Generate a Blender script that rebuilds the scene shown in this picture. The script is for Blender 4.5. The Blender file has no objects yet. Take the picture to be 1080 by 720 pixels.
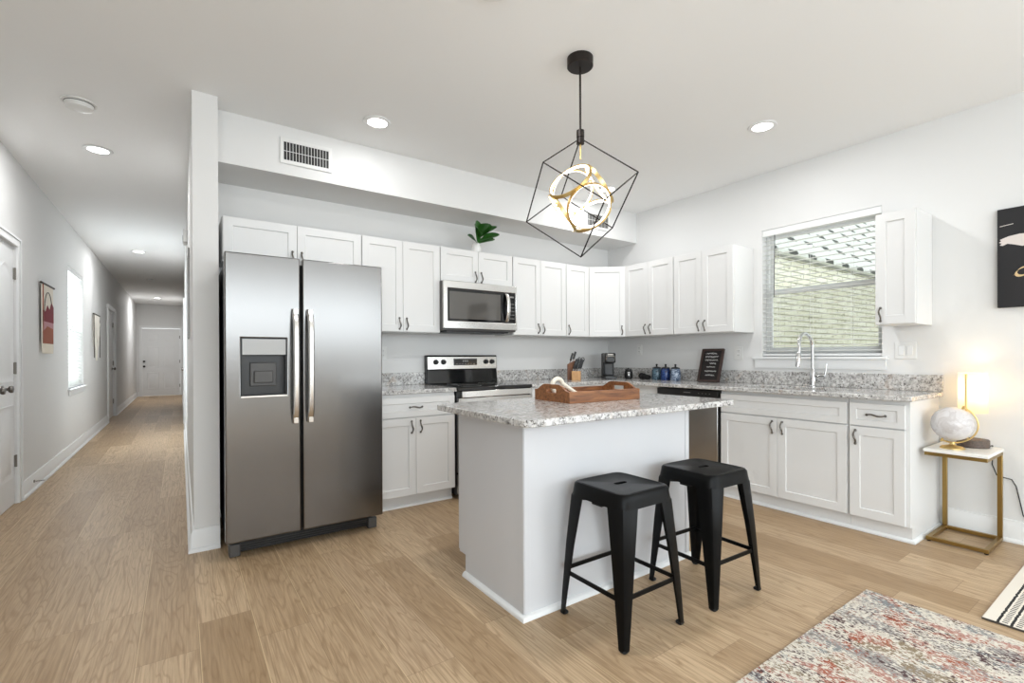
import bpy, bmesh, math, random
from mathutils import Vector, Matrix
random.seed(7)
SC = bpy.context.scene
COL = SC.collection
PI = math.pi
R = math.radians

# ------------------------------------------------------------------ camera
cd = bpy.data.cameras.new('camera')
cam = bpy.data.objects.new('camera', cd)
COL.objects.link(cam)
SC.camera = cam
cd.sensor_fit = 'HORIZONTAL'
cd.sensor_width = 36.0
cd.lens = 502.69 * 36.0 / 1080.0
cd.shift_x = -0.766 / 1080.0
cd.shift_y = 16.46 / 1080.0
cd.clip_start = 0.02
cd.clip_end = 200
_rt = Vector((0.8205642, -0.57153979, -0.00408319))
_up = Vector((0.00473376, -0.00034782, 0.99998874))
_fw = Vector((0.57153477, 0.82057428, -0.00242012))
M4 = Matrix.Identity(4)
for i in range(3):
    M4[i][0], M4[i][1], M4[i][2] = _rt[i], _up[i], -_fw[i]
M4[2][3] = 1.1722
cam.matrix_world = M4

# ------------------------------------------------------------------ world, exposure, daylight, added fill
W = bpy.data.worlds.new('sky')
SC.world = W
W.use_nodes = True
W.node_tree.nodes['Background'].inputs['Color'].default_value = (0.93, 0.97, 1.0, 1)
W.node_tree.nodes['Background'].inputs['Strength'].default_value = 1.35
SC.view_settings.view_transform = 'Standard'
SC.view_settings.look = 'None'
SC.view_settings.gamma = 1.0
SC.view_settings.exposure = 0.58
SC.view_settings.use_curve_mapping = False

def area(name, loc, rot, sx, sy, power, color=(1, 1, 1), shape='RECTANGLE', spread=PI):
    l = bpy.data.lights.new(name, 'AREA')
    l.shape = shape
    l.size = sx
    l.size_y = sy
    l.energy = power
    l.color = color
    l.spread = spread
    o = bpy.data.objects.new(name, l)
    o.location = loc
    o.rotation_euler = rot
    COL.objects.link(o)
    return o
# unseen fill lights added behind the camera, then daylight through the hall window
FILL_COL = (0.82, 0.92, 1.0)
area('left_fill', (-1.06, -2.75, 1.1), (0, R(-90), 0), 2.1, 3.3, 78, FILL_COL)
area('right_fill', (4.22, -2.75, 1.1), (0, R(90), 0), 2.1, 3.3, 48, FILL_COL)
area('rear_fill', (1.55, -4.57, 2.02), (R(90), 0, 0), 5.0, 1.1, 78, FILL_COL)  # added rear fill, its height set for the refrigerator's reflection
area('hall_window_daylight', (-1.50, 8.14, 1.60), (0, R(-90), 0), 1.7, 1.3, 42, (0.86, 0.93, 1.0))
area('hall_fill', (-1.08, 8.14, 1.35), (0, R(-90), 0), 1.2, 0.95, 12, (0.84, 0.92, 1.0))  # extra fill added on the room side of the blind to brighten the hall
DOWNLIGHT_W = 8.0

# ------------------------------------------------------------------ materials
def srgb(h):
    h = h.lstrip('#')
    out = []
    for i in (0, 2, 4):
        c = int(h[i:i + 2], 16) / 255
        out.append(c / 12.92 if c <= .04045 else ((c + .055) / 1.055) ** 2.4)
    return tuple(out) + (1,)

class NT:
    def __init__(s, name):
        s.mat = bpy.data.materials.new(name)
        s.mat.use_nodes = True
        s.t = s.mat.node_tree
        s.bsdf = s.t.nodes['Principled BSDF']
        s.out = s.t.nodes['Material Output']
    def n(s, typ, **kw):
        nd = s.t.nodes.new(typ)
        for k, v in kw.items():
            setattr(nd, k, v)
        return nd
    def put(s, sock, v):
        if isinstance(v, bpy.types.NodeSocket):
            s.t.links.new(v, sock)
        else:
            sock.default_value = v
    def m(s, op, a, b=0.0, c=0.0):
        nd = s.n('ShaderNodeMath', operation=op)
        s.put(nd.inputs[0], a); s.put(nd.inputs[1], b); s.put(nd.inputs[2], c)
        return nd.outputs[0]
    def pos(s):
        return s.n('ShaderNodeNewGeometry').outputs['Position']
    def obj(s):
        return s.n('ShaderNodeTexCoord').outputs['Object']
    def sep(s, v):
        nd = s.n('ShaderNodeSeparateXYZ'); s.put(nd.inputs[0], v)
        return nd.outputs[0], nd.outputs[1], nd.outputs[2]
    def comb(s, x, y, z):
        nd = s.n('ShaderNodeCombineXYZ')
        s.put(nd.inputs[0], x); s.put(nd.inputs[1], y); s.put(nd.inputs[2], z)
        return nd.outputs[0]
    def noise(s, vec, scale=5, detail=3, rough=.5, dist=0.0):
        nd = s.n('ShaderNodeTexNoise')
        s.put(nd.inputs['Vector'], vec)
        nd.inputs['Scale'].default_value = scale
        nd.inputs['Detail'].default_value = detail
        nd.inputs['Roughness'].default_value = rough
        nd.inputs['Distortion'].default_value = dist
        return nd.outputs['Fac']
    def white(s, vec):
        nd = s.n('ShaderNodeTexWhiteNoise', noise_dimensions='3D'); s.put(nd.inputs['Vector'], vec)
        return nd.outputs['Value']
    def ramp(s, f, stops):
        nd = s.n('ShaderNodeValToRGB')
        s.put(nd.inputs[0], f)
        el = nd.color_ramp.elements
        while len(el) < len(stops):
            el.new(0.5)
        for e, (p, c) in zip(el, stops):
            e.position = p
            e.color = c if len(c) == 4 else tuple(c) + (1,)
        return nd.outputs[0]
    def mix(s, f, a, b, blend='MIX'):
        nd = s.n('ShaderNodeMix', data_type='RGBA', blend_type=blend)
        s.put(nd.inputs[0], f); s.put(nd.inputs[6], a); s.put(nd.inputs[7], b)
        return nd.outputs[2]
    def bump(s, h, strength=.2, dist=.002):
        nd = s.n('ShaderNodeBump')
        nd.inputs['Strength'].default_value = strength
        nd.inputs['Distance'].default_value = dist
        s.put(nd.inputs['Height'], h)
        s.t.links.new(nd.outputs[0], s.bsdf.inputs['Normal'])
    def base(s, c): s.put(s.bsdf.inputs['Base Color'], c)
    def rough(s, v): s.put(s.bsdf.inputs['Roughness'], v)

def plain(name, c, rough=.5, metal=0.0, spec=.5, grain=0.0, gscale=60):
    k = NT(name)
    k.base(c); k.rough(rough)
    k.bsdf.inputs['Metallic'].default_value = metal
    k.bsdf.inputs['Specular IOR Level'].default_value = spec
    if grain:
        k.bump(k.noise(k.obj(), gscale, 3), grain, .002)
    return k.mat

def emis(name, c, strength):
    k = NT(name)
    k.base(c)
    k.bsdf.inputs['Emission Color'].default_value = c
    k.bsdf.inputs['Emission Strength'].default_value = strength
    return k.mat

def mat_floor():
    k = NT('oak_planks')
    x, y, z = k.sep(k.pos())
    PW, PL = .2045, 1.32
    x = k.m('SUBTRACT', x, .0555)
    row = k.m('FLOOR', k.m('DIVIDE', x, PW))
    off = k.white(k.comb(row, 3.1, 0))
    yy = k.m('ADD', k.m('DIVIDE', y, PL), k.m('MULTIPLY', off, 7.0))
    idx = k.m('FLOOR', yy)
    rnd = k.white(k.comb(row, idx, 1.7))
    rnd2 = k.white(k.comb(row, idx, 9.3))
    # fine grain and cathedral figure, shifted per plank
    sx = k.m('ADD', x, k.m('MULTIPLY', rnd, 13.0))
    g1 = k.noise(k.comb(k.m('MULTIPLY', sx, 55.0), k.m('MULTIPLY', y, 1.7), rnd), 2.2, 6, .66, .25)
    fig = k.noise(k.comb(k.m('MULTIPLY', sx, 7.0), k.m('MULTIPLY', y, .75), k.m('MULTIPLY', rnd2, 9.0)), 1.6, 2, .5, .5)
    rings = k.m('FRACT', k.m('MULTIPLY', fig, 11.0))
    rings = k.m('ABSOLUTE', k.m('SUBTRACT', rings, .5))
    col = k.ramp(rnd, [(0, srgb('#a88c6a')), (.25, srgb('#bfa483')), (.6, srgb('#cfb492')), (.85, srgb('#b29674')), (1, srgb('#c6ab8b'))])
    col = k.mix(k.ramp(g1, [(.34, (.6, .6, .6)), (.62, (0, 0, 0))]), col, srgb('#85694a'))
    col = k.mix(k.m('MULTIPLY', k.ramp(rings, [(.0, (1, 1, 1)), (.20, (0, 0, 0))]), .42), col, srgb('#826341'))
    # joints
    fx = k.m('FRACT', k.m('DIVIDE', x, PW)); fy = k.m('FRACT', yy)
    ex = k.m('LESS_THAN', fx, .010)
    lx = k.m('MULTIPLY', k.m('LESS_THAN', k.m('ABSOLUTE', k.m('SUBTRACT', fx, .018)), .010), k.m('LESS_THAN', rnd2, .5))
    ey = k.m('LESS_THAN', fy, .0018)
    col = k.mix(k.m('MULTIPLY', lx, .45), col, srgb('#e6cfa4'))
    col = k.mix(k.m('MULTIPLY', k.m('MAXIMUM', ex, ey), .45), col, srgb('#6b523b'))
    k.base(col)
    k.rough(k.m('ADD', .36, k.m('MULTIPLY', g1, .16)))
    k.bsdf.inputs['Specular IOR Level'].default_value = .42
    k.bump(k.m('SUBTRACT', g1, k.m('MAXIMUM', ex, ey)), .10, .002)
    return k.mat

def mat_granite():
    k = NT('speckled_granite')
    p = k.pos()
    n1 = k.noise(p, 9, 4, .6, .6)
    n2 = k.noise(p, 46, 4, .65)
    n3 = k.noise(p, 120, 3, .6)
    n4 = k.noise(p, 24, 5, .7, 1.2)
    col = k.ramp(n2, [(.30, srgb('#8d8a87')), (.44, srgb('#bab7b4')), (.58, srgb('#d9d7d4')), (.8, srgb('#eceae8'))])
    col = k.mix(k.ramp(n4, [(.52, (0, 0, 0)), (.64, (.8, .8, .8))]), col, srgb('#8f8b87'))
    col = k.mix(k.ramp(n1, [(.58, (0, 0, 0)), (.72, (.5, .5, .5))]), col, srgb('#c2ab97'))
    dark = k.m('MULTIPLY', k.ramp(n3, [(.56, (0, 0, 0)), (.61, (1, 1, 1))]), k.ramp(n4, [(.44, (0, 0, 0)), (.58, (1, 1, 1))]))
    col = k.mix(dark, col, srgb('#3b3836'))
    spk = k.ramp(k.noise(p, 75, 2, .5), [(.64, (0, 0, 0)), (.67, (.95, .95, .95))])
    col = k.mix(spk, col, srgb('#55504c'))
    k.base(col); k.rough(.12)
    return k.mat

def mat_steel(name='brushed_steel', c='#bcbab7', rough=.24, axis='x'):
    k = NT(name)
    x, y, z = k.sep(k.obj())
    v = k.comb(k.m('MULTIPLY', x, 3.0 if axis == 'x' else 260.0), y, k.m('MULTIPLY', z, 260.0 if axis == 'x' else 3.0))
    n = k.noise(v, 1.5, 3, .6)
    k.base(srgb(c))
    k.bsdf.inputs['Metallic'].default_value = 1
    k.rough(k.m('ADD', rough - .02, k.m('MULTIPLY', n, .04)))
    k.bump(n, .012, .0005)
    return k.mat

def mat_wood(name, c1, c2, scale=9, axis=0, rough=.4):
    k = NT(name)
    xyz = list(k.sep(k.obj()))
    for i in range(3):
        xyz[i] = k.m('MULTIPLY', xyz[i], 1.0 if i == axis else 9.0)
    n = k.noise(k.comb(*xyz), scale, 5, .6, .6)
    k.base(k.ramp(n, [(.30, srgb(c1)), (.68, srgb(c2))]))
    k.rough(rough)
    k.bump(n, .08, .002)
    return k.mat

def mat_rug():
    k = NT('distressed_rug')
    x, y, z = k.sep(k.pos())
    q = k.comb(k.m('MULTIPLY', x, 1.6), k.m('MULTIPLY', y, .8), 0)
    fine = k.comb(k.m('MULTIPLY', x, 110.0), k.m('MULTIPLY', y, 55.0), 0)
    f = k.noise(fine, 1.0, 3, .7)
    def patch(seed, lo, hi, sc=3.0, amt=.55):
        n = k.noise(k.comb(k.m('ADD', k.m('MULTIPLY', x, 2.4), seed), k.m('ADD', k.m('MULTIPLY', y, 1.2), seed), seed), sc, 4, .62, .5)
        s = k.m('ADD', n, k.m('MULTIPLY', k.m('SUBTRACT', f, .5), amt))
        return k.ramp(s, [(lo, (0, 0, 0)), (hi, (1, 1, 1))])
    col = k.mix(k.ramp(f, [(.4, (0, 0, 0)), (.6, (1, 1, 1))]), srgb('#dcd5c8'), srgb('#cbc2b3'))
    col = k.mix(patch(3.3, .52, .56, 3.0, 1.1), col, srgb('#9d9893'))
    col = k.mix(patch(8.1, .56, .60, 4.0, 1.1), col, srgb('#85898a'))
    col = k.mix(patch(5.7, .57, .60, 4.0, 1.0), col, srgb('#b3877a'))
    col = k.mix(patch(1.2, .60, .63, 4.0, 1.0), col, srgb('#a35b44'))
    col = k.mix(patch(11.4, .60, .63, 4.0, 1.1), col, srgb('#90806a'))
    col = k.mix(patch(14.9, .62, .65, 4.0, 1.1), col, srgb('#5a4747'))
    k.base(col); k.rough(.95)
    k.bsdf.inputs['Specular IOR Level'].default_value = .1
    k.bump(f, .5, .004)
    return k.mat

def mat_runner():
    k = NT('striped_cotton')
    x, y, z = k.sep(k.pos())
    wob = k.m('MULTIPLY', k.m('SUBTRACT', k.noise(k.comb(k.m('MULTIPLY', x, 40.0), 0, 0), 1, 1), .5), .012)
    t = k.m('ADD', k.m('SUBTRACT', .546, y), wob)
    u = k.m('FRACT', k.m('DIVIDE', k.m('SUBTRACT', t, .045), .042))
    on = k.m('GREATER_THAN', t, .042)
    line = k.m('LESS_THAN', u, .22)
    dash = k.m('MULTIPLY', k.m('LESS_THAN', k.m('ABSOLUTE', k.m('SUBTRACT', u, .61)), .22), k.m('LESS_THAN', k.m('FRACT', k.m('DIVIDE', x, .021)), .42))
    msk = k.m('MULTIPLY', on, k.m('MAXIMUM', line, dash))
    k.base(k.mix(msk, srgb('#e6ddcf'), srgb('#262322')))
    k.rough(.95)
    k.bump(k.noise(k.pos(), 400, 2), .3, .002)
    return k.mat

def mat_brick():
    k = NT('white_painted_brick')
    x, y, z = k.sep(k.pos())
    bt = k.n('ShaderNodeTexBrick')
    k.put(bt.inputs['Vector'], k.comb(x, z, 0))
    bt.inputs['Color1'].default_value = srgb('#efeedd')
    bt.inputs['Color2'].default_value = srgb('#e2e0c9')
    bt.inputs['Mortar'].default_value = srgb('#98967f')
    bt.inputs['Scale'].default_value = 1
    bt.inputs['Mortar Size'].default_value = .009
    bt.inputs['Brick Width'].default_value = .42
    bt.inputs['Row Height'].default_value = .085
    sp = k.ramp(k.noise(k.comb(k.m('MULTIPLY', x, 2.0), k.m('MULTIPLY', z, 5.0), 0), 3.0, 4, .7), [(.60, (0, 0, 0)), (.64, (.85, .85, .85))])
    k.base(k.mix(sp, bt.outputs['Color'], srgb('#7d7a66')))
    k.rough(.9)
    return k.mat

def mat_shingle():
    k = NT('pale_roof_shingles')
    x, y, z = k.sep(k.pos())
    v = k.m('DIVIDE', k.m('SUBTRACT', z, 2.68), .30)
    row = k.m('FLOOR', v)
    u = k.m('ADD', k.m('DIVIDE', x, .62), k.m('MULTIPLY', row, .37))
    d = k.m('MULTIPLY', k.m('LESS_THAN', k.m('FRACT', u), .46), k.m('LESS_THAN', k.m('FRACT', v), .26))  # dark dashes: tab gaps and the shadow line of each course, painted in
    k.base(k.mix(d, srgb('#cdd0c9'), srgb('#3c3f3a')))
    k.rough(.9)
    return k.mat

def mat_globe():
    k = NT('pearl_globe')
    n = k.noise(k.obj(), 11, 5, .6, .8)
    k.base(k.ramp(n, [(.38, srgb('#cfcac9')), (.5, srgb('#d6d2d1')), (.56, srgb('#c6c0be')), (.7, srgb('#d8d4d2'))]))
    k.rough(.22)
    return k.mat

def mat_canister(name, base, c2):
    k = NT(name)
    n = k.noise(k.obj(), 38, 3, .6, 1.5)
    k.base(k.ramp(n, [(.42, srgb(base)), (.62, srgb(c2))]))
    k.rough(.22)
    return k.mat

def mat_screen():
    k = NT('insect_mesh')
    tr = k.n('ShaderNodeBsdfTransparent')
    mx = k.n('ShaderNodeMixShader')
    mx.inputs[0].default_value = .20
    k.base(srgb('#8f8b6a')); k.rough(.9)
    k.t.links.new(tr.outputs[0], mx.inputs[1]); k.t.links.new(k.bsdf.outputs[0], mx.inputs[2])
    k.t.links.new(mx.outputs[0], k.out.inputs['Surface'])
    return k.mat

def mat_pane():
    k = NT('window_glass')
    tr = k.n('ShaderNodeBsdfTransparent')
    gl = k.n('ShaderNodeBsdfGlossy')
    gl.inputs['Roughness'].default_value = .02
    mx = k.n('ShaderNodeMixShader')
    mx.inputs[0].default_value = .06
    tr.inputs[0].default_value = (.97, .99, .98, 1)
    k.t.links.new(tr.outputs[0], mx.inputs[1]); k.t.links.new(gl.outputs[0], mx.inputs[2])
    k.t.links.new(mx.outputs[0], k.out.inputs['Surface'])
    return k.mat

def mat_translucent(name, c, f=.45, emit=None):
    k = NT(name)
    tl = k.n('ShaderNodeBsdfTranslucent')
    tl.inputs[0].default_value = c
    mx = k.n('ShaderNodeMixShader')
    mx.inputs[0].default_value = f
    k.base(c); k.rough(.6)
    k.t.links.new(k.bsdf.outputs[0], mx.inputs[1]); k.t.links.new(tl.outputs[0], mx.inputs[2])
    k.t.links.new(mx.outputs[0], k.out.inputs['Surface'])
    return k.mat

WALL = plain('wall_paint', srgb('#e2e1df'), .75, spec=.25, grain=.04, gscale=120)
CEIL = plain('ceiling_paint', srgb('#f6f6f5'), .85, spec=.15, grain=.04, gscale=120)
TRIM = plain('trim_paint', srgb('#ebebea'), .4, spec=.4)
CAB = plain('cabinet_lacquer', srgb('#e2e1df'), .38, spec=.4)
ISL = plain('island_paint', srgb('#d2d2d4'), .42, spec=.4)
FLOOR = mat_floor()
GRAN = mat_granite()
STEEL = mat_steel()
FRIDGE = mat_steel('dark_brushed_steel', '#787674', .22)
STEELV = mat_steel('brushed_steel_trim', '#d8d6d3', .22)
CHROME = plain('chrome', srgb('#d9dadb'), .08, 1.0)
PEWTER = plain('pewter', srgb('#6f6b66'), .3, 1.0)
NICKEL = plain('satin_nickel', srgb('#8d8881'), .35, 1.0)
BLACK = plain('black_plastic', srgb('#161616'), .35)
DGREY = plain('dark_grey_plastic', srgb('#4a4846'), .45)
MGREY = plain('grey_panel', srgb('#8d8b88'), .35, .5)
GLASSB = plain('black_glass', srgb('#0b0b0c'), .05, spec=.6)
MWGLASS = plain('smoked_door_glass', srgb('#56534f'), .07, spec=.8)
STOOL = plain('black_powder_coat', srgb('#0a0a0a'), .34, .0, .13, grain=.05, gscale=300)
RUBBER = plain('black_rubber', srgb('#0c0c0c'), .8)
BRONZE = plain('dark_bronze', srgb('#2a2421'), .45, .6)
GOLD = plain('brushed_gold', srgb('#dcc084'), .32, 1.0)
BRASS = plain('aged_brass', srgb('#a08550'), .35, 1.0)
LED = emis('led_strip', (1, .97, .93, 1), 5.5)
DIFF = emis('downlight_diffuser', (1, .98, .95, 1), 9.0)
TRAYW = mat_wood('acacia_wood', '#62381e', '#a06a40', 7, 0, .42)
BLOCKW = mat_wood('light_block_wood', '#b98552', '#d8ab77', 8, 2, .5)
BLOCKD = mat_wood('brown_block_wood', '#5e3620', '#87552f', 8, 2, .5)
FRAMEW = mat_wood('dark_frame_wood', '#2c201c', '#4a3630', 8, 2, .6)
LAMPW = mat_wood('dark_lamp_wood', '#4b3f38', '#6b5c52', 12, 0, .6)
SIGNB = plain('blackboard', srgb('#1d1716'), .7)
CHALK = plain('white_lettering', srgb('#e4e2df'), .8)
CREAM = plain('cream_wood_bead', srgb('#e8e0d0'), .6, grain=.1)
MARBLE = plain('white_table_top', srgb('#efece6'), .3)
LEAF = plain('fiddle_leaf', srgb('#2b5c20'), .3)
STEM = plain('leaf_stem', srgb('#4d4a2a'), .7)
CERAM = plain('white_ceramic', srgb('#efedea'), .2)
PLATE = plain('white_plate', srgb('#e6e5e2'), .35)
SLOT = plain('dark_slot', srgb('#2b2a29'), .6)
SLAT = mat_translucent('blind_slat', srgb('#f1f1ee'), .35)
SHADE = mat_translucent('lampshade_linen', srgb('#f4ead6'), .6)
CANVAS = plain('black_canvas', srgb('#1f1e20'), .75, grain=.15, gscale=200)
BRUSH = plain('pale_brush_paint', srgb('#d9cfc9'), .7)
GLEAF = plain('gold_leaf_lettering', srgb('#d9bd8c'), .5)
BULB = emis('bulb_glow', (1, .90, .72, 1), 13.0)
CLOTH = plain('cream_weave', srgb('#e2d9cb'), .95, grain=.3, gscale=300)
MAROON = plain('maroon_weave', srgb('#7e2f38'), .95)
ROSE = plain('rose_weave', srgb('#b98a8f'), .95)
RUST = plain('rust_weave', srgb('#9b5a44'), .95)
COTTON = plain('cotton_cord', srgb('#ded9ce'), .95)
DARKWD = plain('dark_dowel', srgb('#3b2d25'), .6)
JARS = [mat_canister('slate_glaze', '#2e3f4c', '#647e8c'), mat_canister('cobalt_glaze', '#16234f', '#33508a'), mat_canister('pale_blue_glaze', '#41546f', '#a7b4c6')]
FABDK = plain('soft_black_cloth', srgb('#121112'), .95)

# ------------------------------------------------------------------ mesh helpers
def box(bm, x0, x1, y0, y1, z0, z1):
    v = [bm.verts.new(p) for p in ((x0, y0, z0), (x1, y0, z0), (x1, y1, z0), (x0, y1, z0), (x0, y0, z1), (x1, y0, z1), (x1, y1, z1), (x0, y1, z1))]
    for f in ((3, 2, 1, 0), (4, 5, 6, 7), (0, 1, 5, 4), (1, 2, 6, 5), (2, 3, 7, 6), (3, 0, 4, 7)):
        bm.faces.new([v[i] for i in f])

def loft(bm, rings, cap0=True, cap1=True, closed=True):
    vs = [[bm.verts.new(p) for p in r] for r in rings]
    n = len(vs[0])
    for a, b in zip(vs, vs[1:]):
        for i in range(n if closed else n - 1):
            j = (i + 1) % n
            bm.faces.new((a[i], a[j], b[j], b[i]))
    if cap0: bm.faces.new(list(reversed(vs[0])))
    if cap1: bm.faces.new(vs[-1])
    return vs

def basis(d):
    d = Vector(d).normalized()
    a = Vector((0, 0, 1)) if abs(d.z) < .9 else Vector((1, 0, 0))
    u = d.cross(a).normalized()
    return u, d.cross(u).normalized()

def tube(bm, pts, r, n=10, closed=False):
    pts = [Vector(p) for p in pts]
    rs = r if isinstance(r, (list, tuple)) else [r] * len(pts)
    rings = []
    N = len(pts)
    u = None
    for i, p in enumerate(pts):
        if closed:
            d = pts[(i + 1) % N] - pts[i - 1]
        else:
            d = pts[min(i + 1, N - 1)] - pts[max(i - 1, 0)]
        d.normalize()
        if u is None:
            u, w = basis(d)
        else:
            u = (u - d * u.dot(d)).normalized()
            w = d.cross(u).normalized()
        rings.append([p + (u * math.cos(t) + w * math.sin(t)) * rs[i] for t in [2 * PI * k / n for k in range(n)]])
    if closed:
        rings.append(rings[0])
        loft(bm, rings, False, False)
        bmesh.ops.remove_doubles(bm, verts=bm.verts, dist=1e-6)
    else:
        loft(bm, rings)

def bar(bm, p0, p1, w, h=None):
    """square section bar"""
    p0, p1 = Vector(p0), Vector(p1)
    h = h or w
    d = (p1 - p0).normalized()
    u, v = basis(d)
    rings = [[p + u * sx * w / 2 + v * sy * h / 2 for sx, sy in ((-1, -1), (1, -1), (1, 1), (-1, 1))] for p in (p0, p1)]
    loft(bm, rings)

def lathe(bm, prof, c=(0, 0, 0), n=32, cap0=True, cap1=True):
    loft(bm, [[(c[0] + r * math.cos(2 * PI * k / n), c[1] + r * math.sin(2 * PI * k / n), c[2] + z) for k in range(n)] for r, z in prof], cap0, cap1)

def ball(bm, c, r, n=16, sz=1.0):
    m = max(6, n // 2)
    lathe(bm, [(r * math.sin(PI * (k + .02) / (m + .04)), -r * sz * math.cos(PI * (k + .02) / (m + .04))) for k in range(m + 1)], c, n)

def prism(bm, poly, h0, h1, axis='z'):
    f = {'z': lambda a, b, h: (a, b, h), 'y': lambda a, b, h: (a, h, b), 'x': lambda a, b, h: (h, a, b)}[axis]
    loft(bm, [[f(a, b, h) for a, b in poly] for h in (h0, h1)])

def grid(bm, us, vs, solid, w0, w1, axis):
    """slab made of solid cells of a u-v grid; axis = thickness axis"""
    f = {'z': lambda a, b, h: (a, b, h), 'y': lambda a, b, h: (a, h, b), 'x': lambda a, b, h: (h, a, b)}[axis]
    V = {}
    def vt(i, j, k):
        key = (i, j, k)
        if key not in V:
            V[key] = bm.verts.new(f(us[i], vs[j], (w0, w1)[k]))
        return V[key]
    nu, nv = len(us) - 1, len(vs) - 1
    s = lambda i, j: 0 <= i < nu and 0 <= j < nv and solid(i, j)
    for i in range(nu):
        for j in range(nv):
            if not s(i, j): continue
            for k in (0, 1):
                bm.faces.new([vt(i, j, k), vt(i + 1, j, k), vt(i + 1, j + 1, k), vt(i, j + 1, k)])
            for (di, dj, a, b) in ((-1, 0, (i, j), (i, j + 1)), (1, 0, (i + 1, j), (i + 1, j + 1)), (0, -1, (i, j), (i + 1, j)), (0, 1, (i, j + 1), (i + 1, j + 1))):
                if not s(i + di, j + dj):
                    bm.faces.new([vt(*a, 0), vt(*b, 0), vt(*b, 1), vt(*a, 1)])

def BM(): return bmesh.new()

def obj(name, bm, mat, parent=None, bev=0.0, seg=2, ang=35, loc=None, rotz=0.0):
    bmesh.ops.recalc_face_normals(bm, faces=bm.faces)
    me = bpy.data.meshes.new(name)
    bm.to_mesh(me); bm.free()
    for m in (mat if isinstance(mat, (list, tuple)) else [mat]):
        me.materials.append(m)
    me.polygons.foreach_set('use_smooth', [True] * len(me.polygons))
    me.set_sharp_from_angle(angle=R(ang))
    o = bpy.data.objects.new(name, me)
    COL.objects.link(o)
    if parent: o.parent = parent
    if loc: o.location = loc
    o.rotation_euler.z = rotz
    if bev:
        b = o.modifiers.new('edge', 'BEVEL')
        b.width = bev; b.segments = seg; b.limit_method = 'ANGLE'; b.angle_limit = R(40)
        b.harden_normals = False
    return o

def tag(o, label, cat, group=None):
    o['label'] = label; o['category'] = cat
    if group: o['group'] = group
    return o

def thing(name, label, cat, loc=(0, 0, 0), rotz=0.0, group=None):
    o = bpy.data.objects.new(name, None)
    COL.objects.link(o)
    o.location = loc; o.rotation_euler.z = rotz
    o.empty_display_size = .1
    return tag(o, label, cat, group)

def struct(name, bm, mat, parent=None, bev=0.0, label=None):
    o = obj(name, bm, mat, parent, bev)
    if not parent: o['kind'] = 'structure'
    if label: o['label'] = label
    return o

def copy_tree(o, parent=None):
    c = o.copy(); COL.objects.link(c)
    if parent: c.parent = parent
    for ch in list(o.children):
        copy_tree(ch, c)
    return c

def bx(name, dims, mat, parent=None, bev=0.0, **k):
    bm = BM(); box(bm, *dims)
    return obj(name, bm, mat, parent, bev, **k)

# ------------------------------------------------------------------ room shell
XL, XR, YB, ZC = -1.09, 4.256, 4.085, 2.7826
HX0, HX1, HY = .061, .195, 3.461          # the wall between hall and kitchen
YS, ZS = 3.6395, 2.4453                   # soffit face and underside
YF, YR = 18.135, -4.6                     # far end of hall, rear wall

bm = BM(); box(bm, XL - .15, XR + .15, YR - .1, YF + .15, -.06, 0); struct('floor', bm, FLOOR)
bm = BM(); box(bm, XL - .15, XR + .15, YR - .1, YF + .15, ZC, ZC + .1); struct('ceiling', bm, CEIL)

# left wall: holes for the closet doors, the hall window and the second door
us = [YR, 4.50, 5.445, 7.62, 8.66, 11.28, 12.42, YF + .15]; vs = [0, .80, 2.07, 2.27, ZC]
def sol(i, j):
    if i == 1 and j < 2: return False
    if i == 3 and j in (1, 2): return False
    if i == 5 and j < 2: return False
    return True
bm = BM(); grid(bm, us, vs, sol, XL - .14, XL, 'x'); struct('wall_left', bm, WALL)
# right wall with the kitchen window
WY0, WY1, WZ0, WZ1 = 1.331, 2.216, 1.157, 2.275
us = [YR, WY0, WY1, YB + .15]; vs = [0, WZ0, WZ1, ZC]
bm = BM(); grid(bm, us, vs, lambda i, j: not (i == 1 and j == 1), XR, XR + .14, 'x'); struct('wall_right', bm, WALL)
bm = BM(); box(bm, HX1, XR, YB, YB + .12, 0, ZC); struct('wall_back', bm, WALL)
# hall / kitchen wall with a door far down the hall
us = [HY, 9.30, 10.16, YF]; vs = [0, 2.05, ZC]
bm = BM(); grid(bm, us, vs, lambda i, j: not (i == 1 and j == 0), HX0, HX1, 'x'); struct('wall_hall', bm, WALL)
us = [XL, -.955, -.015, HX0 + .14]; vs = [0, 2.06, ZC]
bm = BM(); grid(bm, us, vs, lambda i, j: not (i == 1 and j == 0), YF, YF + .12, 'y'); struct('wall_far', bm, WALL)
bm = BM(); box(bm, HX1, XR, YS, YB, ZS, ZC); struct('wall_soffit', bm, WALL)
# rear wall behind the camera
bm = BM(); box(bm, XL, XR, YR - .1, YR, 0, ZC); struct('wall_rear', bm, WALL)

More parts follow.
